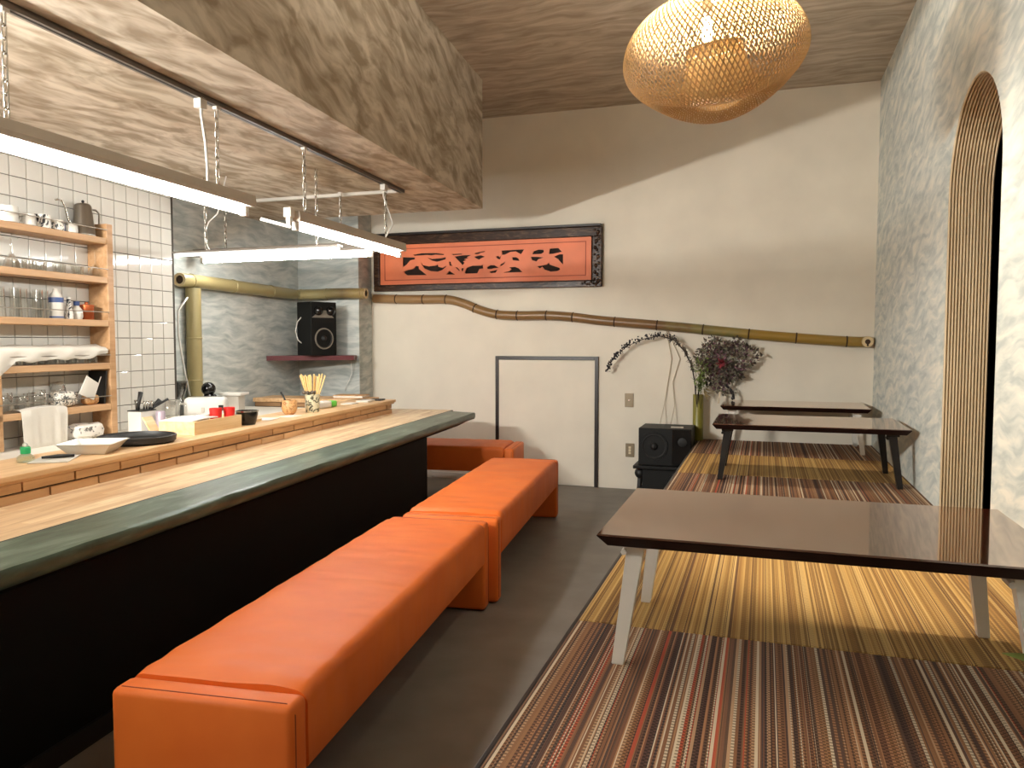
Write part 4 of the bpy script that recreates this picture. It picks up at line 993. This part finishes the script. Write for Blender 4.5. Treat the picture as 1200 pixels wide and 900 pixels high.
b = MB(); b.lathe([(0.001, 0), (0.034, 0), (0.036, 0.006), (0.036, 0.105), (0.03, 0.125), (0.014, 0.145), (0.012, 0.16), (0.001, 0.16)], (0, 0, 0), 18); b.build('body', M_ceramic, t, 40)
b = MB(); b.lathe([(0.0368, 0.085), (0.0368, 0.112)], (0, 0, 0), 18, None, False); b.lathe([(0.0368, 0.004), (0.0368, 0.012)], (0, 0, 0), 18, None, False); b.build('label', M_bluel, t, True)
t = thing('slim_flask', 'slim black and white flask on the third shelf', 'bottle', SL(-0.985, 0.085, zt[2]), B)
b = MB(); b.lathe([(0.001, 0), (0.02, 0), (0.024, 0.02), (0.014, 0.06), (0.01, 0.1), (0.012, 0.118), (0.001, 0.118)], (0, 0, 0), 16); b.build('body', speckle('flask_print', (226, 222, 214), (26, 28, 34), 22, 0.5), t, 40)
t = thing('bottle', 'round white bottle with blue cap on the third shelf', 'bottle', SL(-0.92, 0.075, zt[2]), B)
b = MB(); b.lathe([(0.001, 0), (0.026, 0), (0.032, 0.015), (0.03, 0.05), (0.016, 0.068), (0.013, 0.075), (0.001, 0.075)], (0, 0, 0), 18); b.build('body', M_ceramic, t, 40)
b = MB(); b.lathe([(0.001, 0.075), (0.015, 0.075), (0.017, 0.098), (0.001, 0.1)], (0, 0, 0), 14); b.build('cap', M_bluel, t, 40)
t = thing('copper_canister', 'copper lidded canister on the third shelf', 'canister', SL(-0.845, 0.07, zt[2]), B)
b = MB(); b.lathe([(0.001, 0), (0.036, 0), (0.038, 0.004), (0.038, 0.078), (0.001, 0.078)], (0, 0, 0), 20); b.build('body', M_copper, t, 40)
b = MB(); b.lathe([(0.04, 0.07), (0.04, 0.082), (0.01, 0.088), (0.008, 0.098), (0.001, 0.1)], (0, 0, 0), 20); b.build('lid', M_copper, t, 40)
row('drinking_glass', tumbler_mesh(0.085, 0.028, 0.031), M_glass, 'clear glass under the white cloth, NTH from the right end of the shelf', 'glass', 'glasses under the white cloth', [(-1.30 + 0.068 * k, 0.06 + 0.02 * (k % 2)) for k in range(8)], 3)
# cloth over the glasses
def cloth(name, prof_fn, s0, s1, n, label, mat=M_cloth, th=0.003):
    b = MB(); rings = []
    for i in range(n + 1):
        s = s0 + (s1 - s0) * i / n; pr = prof_fn(i / n, s)
        top = [Vector(kf(s + q[2] if len(q) > 2 else s, q[0], q[1])) for q in pr]
        low = [Vector(kf(s + q[2] if len(q) > 2 else s, q[0] - th, q[1] - th)) for q in reversed(pr)]
        rings.append(top + low)
    b.loft(rings); o = b.build(name, mat, None, 60); return tag(o, label, 'cloth')
def pf(f, s):
    w = noise.noise(Vector((s * 9, 1.0, 0))); w2 = noise.noise(Vector((s * 17, 4.0, 0)))
    lift = 0.03 * max(0, (f - 0.75) * 4)
    hang = 0.06 + 0.022 * w - 0.02 * f + (0.085 * max(0, 1 - f * 6.5)) - 0.025 * max(0, (f - 0.85) * 6)
    z = zt[3]
    top = z + 0.094 + 0.008 * w2
    out = [(0.03, top + 0.006 + 0.02 * max(0, w)), (0.06, top + 0.004 + lift * .4), (0.1, top + 0.004 * w), (0.128, top - 0.004), (0.143 + 0.004 * w2, top - 0.016)]
    for k in range(1, 5): out.append((0.147 + 0.006 * w2 + 0.004 * math.sin(k + s * 30), top - 0.016 - hang * k / 4))
    return out
cloth('dust_cloth', pf, -1.50, -0.775, 46, 'white cloth laid over the glasses on the fourth shelf')
# fifth shelf
def jar(s, d, label, H, R):
    t = thing('storage_jar', label, 'jar', SL(s, d, zt[4]), B, 'clip jars on the lowest shelf')
    b = MB(); b.lathe([(0.001, 0), (R, 0), (R + .002, 0.01), (R, H * .75), (R * .82, H * .9), (R * .82, H), (R * .8, H), (R * .8, H * .9), (R - .004, H * .74), (R - .004, 0.008), (0.001, 0.006)], (0, 0, 0), 18); b.build('body', M_glass, t, 40)
    b = MB(); b.lathe([(0.001, H), (R * .86, H), (R * .86, H + .012), (0.001, H + .014)], (0, 0, 0), 18); b.build('lid', M_glass, t, 40)
    b = MB(); b.tube([(0.86 * R * math.cos(2 * PI * i / 16), 0.86 * R * math.sin(2 * PI * i / 16), H - 0.004) for i in range(16)], 0.002, 5, True); b.tube([(R * .86, -0.012, H + .012), (R * 1.02, -0.01, H * .8), (R * 1.06, 0, H * .62), (R * 1.02, 0.01, H * .8), (R * .86, 0.012, H + .012)], 0.002, 5); b.build('clasp', M_metal, t, True)
jar(-1.40, 0.075, 'clip-top glass jar behind the soap bottle, first on the lowest shelf', 0.088, 0.045)
jar(-1.295, 0.065, 'clip-top glass jar above the hanging towel', 0.078, 0.043)
jar(-1.19, 0.065, 'clip-top glass jar beside the printed bag', 0.09, 0.045)
def pillow(name, label, cat, s, d, z, sx_, sy, sz, mat, rz=0.0, seed=0, amp=0.12):
    b = MB(); b.bm.free(); b.bm = bmesh.new(); bmesh.ops.create_icosphere(b.bm, subdivisions=3, radius=1.0)
    for v in b.bm.verts:
        p = v.co.copy(); q = Vector([math.copysign(abs(c) ** 0.6, c) for c in p])
        k = 1 + amp * noise.noise(p * 2.2 + Vector((seed, 0, 0))); v.co = Vector((q.x * sx_ * k, q.y * sy * k, max(-sz, q.z * sz * k)))
    o = b.build(name, mat, None, 50); return tag(o, label, cat, None, kf(s, d, z + sz + 0.001), B + rz)
pillow('printed_bag', 'black and white printed paper bag on the lowest shelf', 'bag', -1.035, 0.075, zt[4], 0.045, 0.078, 0.043, M_pattern, 0, 3, 0.08)
pillow('plastic_bag', 'crumpled clear plastic bag behind the printed bag', 'bag', -1.03, 0.04, zt[4] + 0.075, 0.03, 0.035, 0.03, M_glass, 0.2, 5, 0.35)
t = thing('serving_tray', 'black tray leaning at the end of the lowest shelf', 'tray', SL(-0.80, 0.07, zt[4]), B)
b = MB(); b.prism([(-0.06, 0), (0.058, 0), (0.058, 0.185), (-0.06, 0.185)], lambda p: (p[0], 0.0 + p[1] * 0.12, p[1]), lambda p: (p[0], 0.012 + p[1] * 0.12, p[1])); b.build('panel', M_blackm, t)
b = MB(); b.loft([[Vector(kf(-0.985 + a, 0.135 + e, zt[4] + z)) for (a, e, z) in r] for r in ([(0, 0, .07), (.05, .01, .165), (.055, .0, .167), (.003, -.008, .07)], [(0.09, 0.012, .03), (.13, .012, .12), (.133, .004, .122), (.093, .004, .03)], [(.13, .0, .09), (.175, -.01, .155), (.178, -.018, .157), (.133, -.008, .09)])])
tag(b.build('paper_napkin', M_paper, None, 60), 'folded white paper leaning by the black tray', 'paper')
pillow('woven_basket_pouch', 'brown woven pouch low in front of the black tray', 'bag', -0.86, 0.09, zt[4], 0.03, 0.05, 0.028, M_cork, 0, 9, 0.1)
def tf(f, s):
    w = noise.noise(Vector((s * 26, 7.0, 0))); z = zt[4]
    x = 0.145
    out = [(0.06, z + 0.105 - 0.03 * abs(f - .5)), (0.11, z + 0.085)]; out = [(0.09, z + 0.012), (0.125, z + 0.014 + 0.01 * math.sin(f * PI)), (x, z + 0.004 + 0.012 * math.sin(f * PI))]
    for k in range(1, 8): out.append((x + 0.004 + 0.007 * w * (0.4 + k / 7), z - 0.19 * k / 7, 0.012 * k / 7 * math.sin(s * 8)))
    return out
cloth('hand_towel', tf, -1.365, -1.08, 34, 'off-white towel hanging over the lowest shelf')
pillow('wrapped_bundle', 'bundle in sprig-printed wrapping below the shelves', 'bundle', -0.93, 0.10, 0.76, 0.06, 0.125, 0.042, M_wrap, 0.1, 12, 0.22)
# cutlery boxes on the worktop
t = thing('cutlery_box', 'white square cutlery box with black rim by the shelving', 'box', (-3.50, 3.63, 0.761), B)
MB().box(-0.045, 0.045, -0.065, 0.065, 0, 0.128, 0.004).build('body', M_whiteplastic, t)
MB().box(-0.047, 0.047, -0.067, 0.067, 0.128, 0.134, 0.001).build('rim', M_blackm, t)
def tool(label, x, y, z, dx, dy, H, mat, R=0.012):
    b = MB(); b.tube([(0, 0, 0), (dx * .6, dy * .6, H * .6), (dx, dy, H)], [R * .7, R * .8, R], 8); tag(b.build('kitchen_tool', mat, None, True), label, 'utensil', 'tools in the white cutlery box', (x, y, z))
tool('black handled tool standing tallest in the cutlery box', -3.49, 3.585, 0.896, 0.0, 0.03, 0.105, M_blackm, 0.014)
tool('clear tool in the cutlery box', -3.50, 3.60, 0.896, -0.005, 0.0, 0.06, M_smoke, 0.018)
tool('black spoon head leaning right in the cutlery box', -3.48, 3.68, 0.896, 0.02, 0.05, 0.05, M_blackm, 0.016)
for k in range(4): tool('steel spoon handle in the cutlery box', -3.485 + .006 * k, 3.63 + .014 * k, 0.896, 0.0, 0.004, 0.05, M_metal, 0.007)
tool('black thin ladle leaning over the box edge', -3.47, 3.67, 0.896, 0.035, 0.10, 0.055, M_blackm, 0.008)
b = MB(); b.lathe([(0.001, 0), (0.026, 0), (0.027, 0.004), (0.027, 0.118), (0.022, 0.124), (0.001, 0.126)], (0, 0, 0), 18); tag(b.build('drinks_can', plain('lilac', (176, 160, 172), 0.35, 0.2), None, 40), 'pale lilac can beside the white cutlery box', 'can', None, (-3.42, 3.69, 0.761))
# clear measuring jug and blender parts
t = thing('glass_jug', 'large clear square jug on the worktop corner', 'jug', (-3.66, 3.99, 0.761), 0.3)
b = MB(); b.lathe([(0.001, 0), (0.075, 0), (0.08, 0.01), (0.095, 0.16), (0.092, 0.16), (0.076, 0.014), (0.001, 0.01)], (0, 0, 0), 20); b.build('body', M_glass, t, 40)
b = MB(); b.tube([(0.09, 0, 0.14), (0.13, 0, 0.135), (0.135, 0, 0.07), (0.085, 0, 0.04)], 0.008, 8); b.build('handle', M_glass, t, True)
t = thing('toaster', 'white rounded toaster with grey lever on the worktop', 'toaster', (-3.48, 4.16, 0.761), 0.55)
MB().box(-0.13, 0.13, -0.075, 0.075, 0.0, 0.175, 0.03, 4).build('body', M_whiteplastic, t, 50)
MB().box(-0.02, 0.0, -0.082, -0.074, 0.08, 0.11, 0.002).build('lever', M_chan, t)
MB().box(0.085, 0.115, -0.081, -0.074, 0.09, 0.125, 0.003).build('dial', M_cone, t)
b = MB(); b.tube([(-0.13, 0, 0.13), (-0.165, -0.01, 0.13), (-0.175, -0.01, 0.04), (-0.13, 0, 0.03)], 0.008, 8); b.build('handle', M_whiteplastic, t, True)
b = MB(); b.box(-0.10, 0.10, -0.012, 0.012, 0.1752, 0.1765); b.build('slot', M_blackm, t)
t = thing('grinder_hopper', 'smoky clear tapered hopper beside the bamboo post', 'container', (-3.90, 4.38, 0.761), 0.2)
b = MB(); b.lathe([(0.001, 0), (0.05, 0), (0.05, 0.1), (0.03, 0.14), (0.001, 0.14)], (0, 0, 0), 18); b.build('base', M_smoke, t, 40)
b = MB(); b.lathe([(0.001, 0.14), (0.032, 0.142), (0.055, 0.2), (0.06, 0.25), (0.058, 0.25), (0.052, 0.2), (0.03, 0.147), (0.001, 0.146)], (0, 0, 0), 18); b.build('hopper', M_smoke, t, 40)
b = MB(); b.lathe([(0.001, 0.25), (0.062, 0.25), (0.062, 0.262), (0.001, 0.266)], (0, 0, 0), 18); b.build('lid', M_smoke, t, 40)
t = thing('round_top_grinder', 'glossy black round-topped grinder behind the toaster', 'grinder', (-3.76, 4.52, 0.761), 0.3)
b = MB(); b.lathe([(0.001, 0), (0.05, 0), (0.052, 0.02), (0.045, 0.12), (0.03, 0.16), (0.001, 0.165)], (0, 0, 0), 20); b.build('base', M_blackg, t, 40)
b = MB(); b.ball((0, 0, 0.20), 0.05, 18); b.build('dome', M_blackg, t, True)
b = MB(); b.ball((0.045, -0.02, 0.145), 0.022, 12); b.build('knob', M_blackg, t, True)
o = MB().box(-0.085, 0.085, -0.07, 0.07, 0, 0.02, 0.003).build('white_box_lid', M_whiteplastic); tag(o, 'flat white box on the back of the toaster corner', 'box', None, (-3.70, 4.72, 0.905), 0.2)
o = MB().box(-0.06, 0.06, -0.05, 0.05, 0, 0.144, 0.004).build('storage_box', M_chan); tag(o, 'pale storage box under the flat white box', 'box', None, (-3.70, 4.72, 0.7605), 0.2)

# ------------------------------------------------------------------ things on the ledge
ZL = 0.8265
def LP(lat, al, dz=0.0): return cf(lat, al, ZL + dz)
t = thing('soap_bottle', 'clear soap bottle with green pump cap by the towel', 'bottle', LP(-2.535, 2.50), A)
b = MB(); b.lathe([(0.001, 0), (0.03, 0), (0.032, 0.006), (0.03, 0.02), (0.015, 0.032), (0.001, 0.033)], (0, 0, 0), 20); b.build('body', glass('soap', (236, 246, 238), 0.1), t, 40)
b = MB(); b.lathe([(0.001, 0.033), (0.018, 0.033), (0.0185, 0.056), (0.015, 0.06), (0.001, 0.06)], (0, 0, 0), 18); b.build('cap', M_greenp, t, 40)
b = MB(); b.lathe([(0.009, 0.06), (0.011, 0.064), (0.008, 0.073), (0.001, 0.075)], (0, 0, 0), 14); b.build('tip', M_whiteplastic, t, 40)
o = MB().box(-0.07, 0.07, -0.1, 0.1, 0, 0.004, 0.001).build('folded_cloth', M_cloth); tag(o, 'flat white cloth under the black pen on the ledge', 'cloth', None, LP(-2.47, 2.575), A + 0.5)
b = MB(); b.tube([(-0.045, -0.035, 0.013), (0.0, 0, 0.014), (0.045, 0.035, 0.012)], [0.005, 0.008, 0.006], 8); tag(b.build('marker_pen', M_blackm, None, True), 'black pen lying on the flat white cloth', 'pen', None, LP(-2.455, 2.575), A + 0.15)
t = thing('square_dish', 'white square dish with flared rim on the ledge', 'dish', LP(-2.47, 2.78), A + 0.35)
def sq(w, z): return [(-w, -w, z), (w, -w, z), (w, w, z), (-w, w, z)]
b = MB(); b.loft([sq(0.068, 0.0), sq(0.075, 0.006), sq(0.105, 0.044), sq(0.112, 0.046), sq(0.104, 0.048), sq(0.072, 0.014), sq(0.001, 0.012)]); b.build('bowl', M_ceramic, t, 30)
t = thing('round_tray', 'round black serving tray behind the white dish', 'tray', LP(-2.51, 3.10), A)
b = MB(); b.lathe([(0.001, 0), (0.15, 0), (0.166, 0.008), (0.17, 0.034), (0.164, 0.036), (0.158, 0.014), (0.145, 0.008), (0.001, 0.008)], (0, 0, 0), 40); b.build('body', M_blackm, t, 50)
t = thing('wooden_box', 'open pale wooden box with white paper on top of it', 'box', LP(-2.52, 3.40), A)
b = MB(); b.box(-0.105, 0.10, 0, 0.012, 0, 0.066, 0.001); b.box(-0.105, 0.10, 0.41, 0.422, 0, 0.066, 0.001); b.box(-0.105, -0.093, 0.012, 0.41, 0, 0.066); b.box(0.088, 0.10, 0.012, 0.41, 0, 0.066); b.box(-0.093, 0.088, 0.012, 0.41, 0, 0.01); b.build('body', M_boxwood, t)
b = MB(); b.loft([[(-0.10, 0.004, 0.067), (0.085, 0.004, 0.067), (0.085, 0.004, 0.07), (-0.10, 0.004, 0.07)], [(-0.10, 0.13, 0.072), (0.075, 0.13, 0.07), (0.075, 0.13, 0.075), (-0.10, 0.13, 0.079)], [(-0.10, 0.26, 0.07), (0.06, 0.26, 0.066), (0.06, 0.26, 0.07), (-0.10, 0.26, 0.074)]])
b.build('paper', M_paper, t, 60)
o = MB().box(-0.004, 0.004, 0, 0.07, -0.002, 0.095, 0.001, 2, Matrix.Rotation(-0.55, 4, 'Y')).build('box_lid', M_boxwood); tag(o, 'thin pale wooden lid leaning on the wooden box', 'lid', None, LP(-2.68, 3.41, 0.001), A)
def cupm(name, label, lat, al, H, R0, R1, mat, dz=0.0, cat='cup'):
    b = MB(); b.lathe([(0.001, 0), (R0, 0), (R1, H), (R1 - 0.003, H), (R0 - 0.003, 0.004), (0.001, 0.004)], (0, 0, 0), 20); return tag(b.build(name, mat, None, 40), label, cat, None, LP(lat, al, dz), A)
cupm('ribbed_cup', 'small cream ribbed paper cup in the wooden box', -2.53, 3.63, 0.072, 0.026, 0.032, M_ceramic, 0.011)
cupm('red_cup', 'red cup standing in the wooden box, left of two', -2.50, 3.70, 0.10, 0.026, 0.034, M_red, 0.011)
cupm('red_cup', 'red cup standing in the wooden box, right of two', -2.46, 3.765, 0.10, 0.024, 0.031, M_red, 0.011)
t = thing('black_pot', 'squat glossy black pot behind the wooden box', 'pot', LP(-2.445, 3.915), A)
b = MB(); b.lathe([(0.001, 0), (0.045, 0), (0.052, 0.02), (0.06, 0.06), (0.06, 0.075), (0.056, 0.075), (0.05, 0.03), (0.001, 0.01)], (0, 0, 0), 24); b.build('body', M_blackg, t, 40)
b = MB(); b.lathe([(0.057, 0.074), (0.063, 0.074), (0.063, 0.081), (0.057, 0.081)], (0, 0, 0), 24, None, False); b.build('rim', M_metal, t, 40)
b = MB(); b.lathe([(0.001, 0), (0.028, 0.0), (0.042, 0.016), (0.05, 0.04), (0.048, 0.068), (0.044, 0.094), (0.04, 0.094), (0.043, 0.06), (0.036, 0.02), (0.001, 0.008)], (0, 0, 0), 22); tag(b.build('wooden_cup', M_cork, None, 40), 'mottled tan wooden cup holding a black spoon', 'cup', None, LP(-2.515, 4.52), A)
b = MB(); b.tube([(0.012, 0, 0.008), (-0.028, -0.01, 0.10), (-0.052, -0.015, 0.145)], [0.005, 0.005, 0.007], 8); tag(b.build('black_spoon', M_blackm, None, True), 'black handled spoon standing in the wooden cup', 'spoon', None, LP(-2.515, 4.52, 0.0), 0)
t = thing('chopstick_holder', 'mottled ceramic holder full of chopsticks on the ledge', 'holder', LP(-2.45, 4.71), A)
b = MB(); b.lathe([(0.001, 0), (0.043, 0), (0.046, 0.01), (0.046, 0.06), (0.05, 0.122), (0.046, 0.122), (0.042, 0.06), (0.042, 0.012), (0.001, 0.01)], (0, 0, 0), 22); b.build('body', M_holder, t, 40)
b = MB()
for k in range(9): a = 2 * PI * k / 9; b.ball((0.038 * math.cos(a) - 0.02, 0.038 * math.sin(a), 0.132), 0.013, 7)
b.build('dark_trim', M_leafdark, t, True)
M_chop = wood('chopstick_wood', (226, 186, 118), (240, 212, 152), 2, 0.5)
for k in range(18):
    b = MB(); fx_ = -0.085 + 0.17 * k / 17 + rnd.uniform(-.006, .006); fy = rnd.uniform(-0.03, 0.03); h = rnd.uniform(0.235, 0.258)
    b.tube([(fx_ * 0.12, fy * 0.4, 0.012), (fx_, fy, h)], [0.0036, 0.0056], 6)
    tag(b.build('chopstick', M_chop), 'pale chopstick in the mottled holder, ' + ORD[k] + ' from the left of the fan', 'chopstick', 'chopsticks in the holder', LP(-2.45, 4.71), A + 0.3)
t = thing('green_packet', 'white packet with bright green end lying on the ledge', 'packet', LP(-2.52, 5.02, 0.0), A + 1.35)
b = MB(); b.box(-0.17, 0.045, -0.035, 0.035, 0, 0.05, 0.012, 3); b.build('body', M_paper, t, 50)
b = MB(); b.box(0.045, 0.11, -0.032, 0.032, 0.003, 0.047, 0.012, 3); b.build('green_end', M_lime, t, 50)
for (lat, al, w, d_, mat, lb, rz, hz) in ((-2.50, 4.20, 0.12, 0.16, M_paper, 'white paper sheet on the ledge beside the black pot', 0.3, 0.002), (-2.44, 4.40, 0.09, 0.13, M_paper, 'white paper sheet under the wooden cup end', 0.1, 0.0022),
        (-2.49, 4.06, 0.05, 0.11, M_boxwood, 'thin pale wooden tray behind the black pot', 0.5, 0.014), (-2.46, 5.60, 0.10, 0.15, M_paper, 'stack of printed menus near the ledge end', 0.15, 0.012), (-2.43, 5.76, 0.10, 0.11, M_blackm, 'black menu folder at the far end of the ledge', 0.2, 0.01),
        (-2.49, 5.38, 0.09, 0.14, M_paper, 'loose white papers between the packet and the menus', 0.25, 0.006)):
    b = MB(); b.box(-w / 2, w / 2, -d_ / 2, d_ / 2, 0, hz); tag(b.build('menu_sheet' if mat is not M_boxwood else 'wooden_tray', mat), lb, 'paper' if mat is not M_boxwood else 'tray', None, LP(lat - (0.0), al, 0.0005), A + rz * 0.3)
t = thing('book', 'brown covered book on the back ledge behind the chopsticks', 'book', (-3.30, 5.72, ZL + 0.0), 0.15)
MB().box(-0.13, 0.13, -0.09, 0.09, 0, 0.004).build('cover', M_cork, t); MB().box(-0.126, 0.128, -0.087, 0.087, 0.004, 0.02).build('pages', M_paper, t); MB().box(-0.13, 0.13, -0.09, 0.09, 0.02, 0.024).build('cover', M_cork, t)
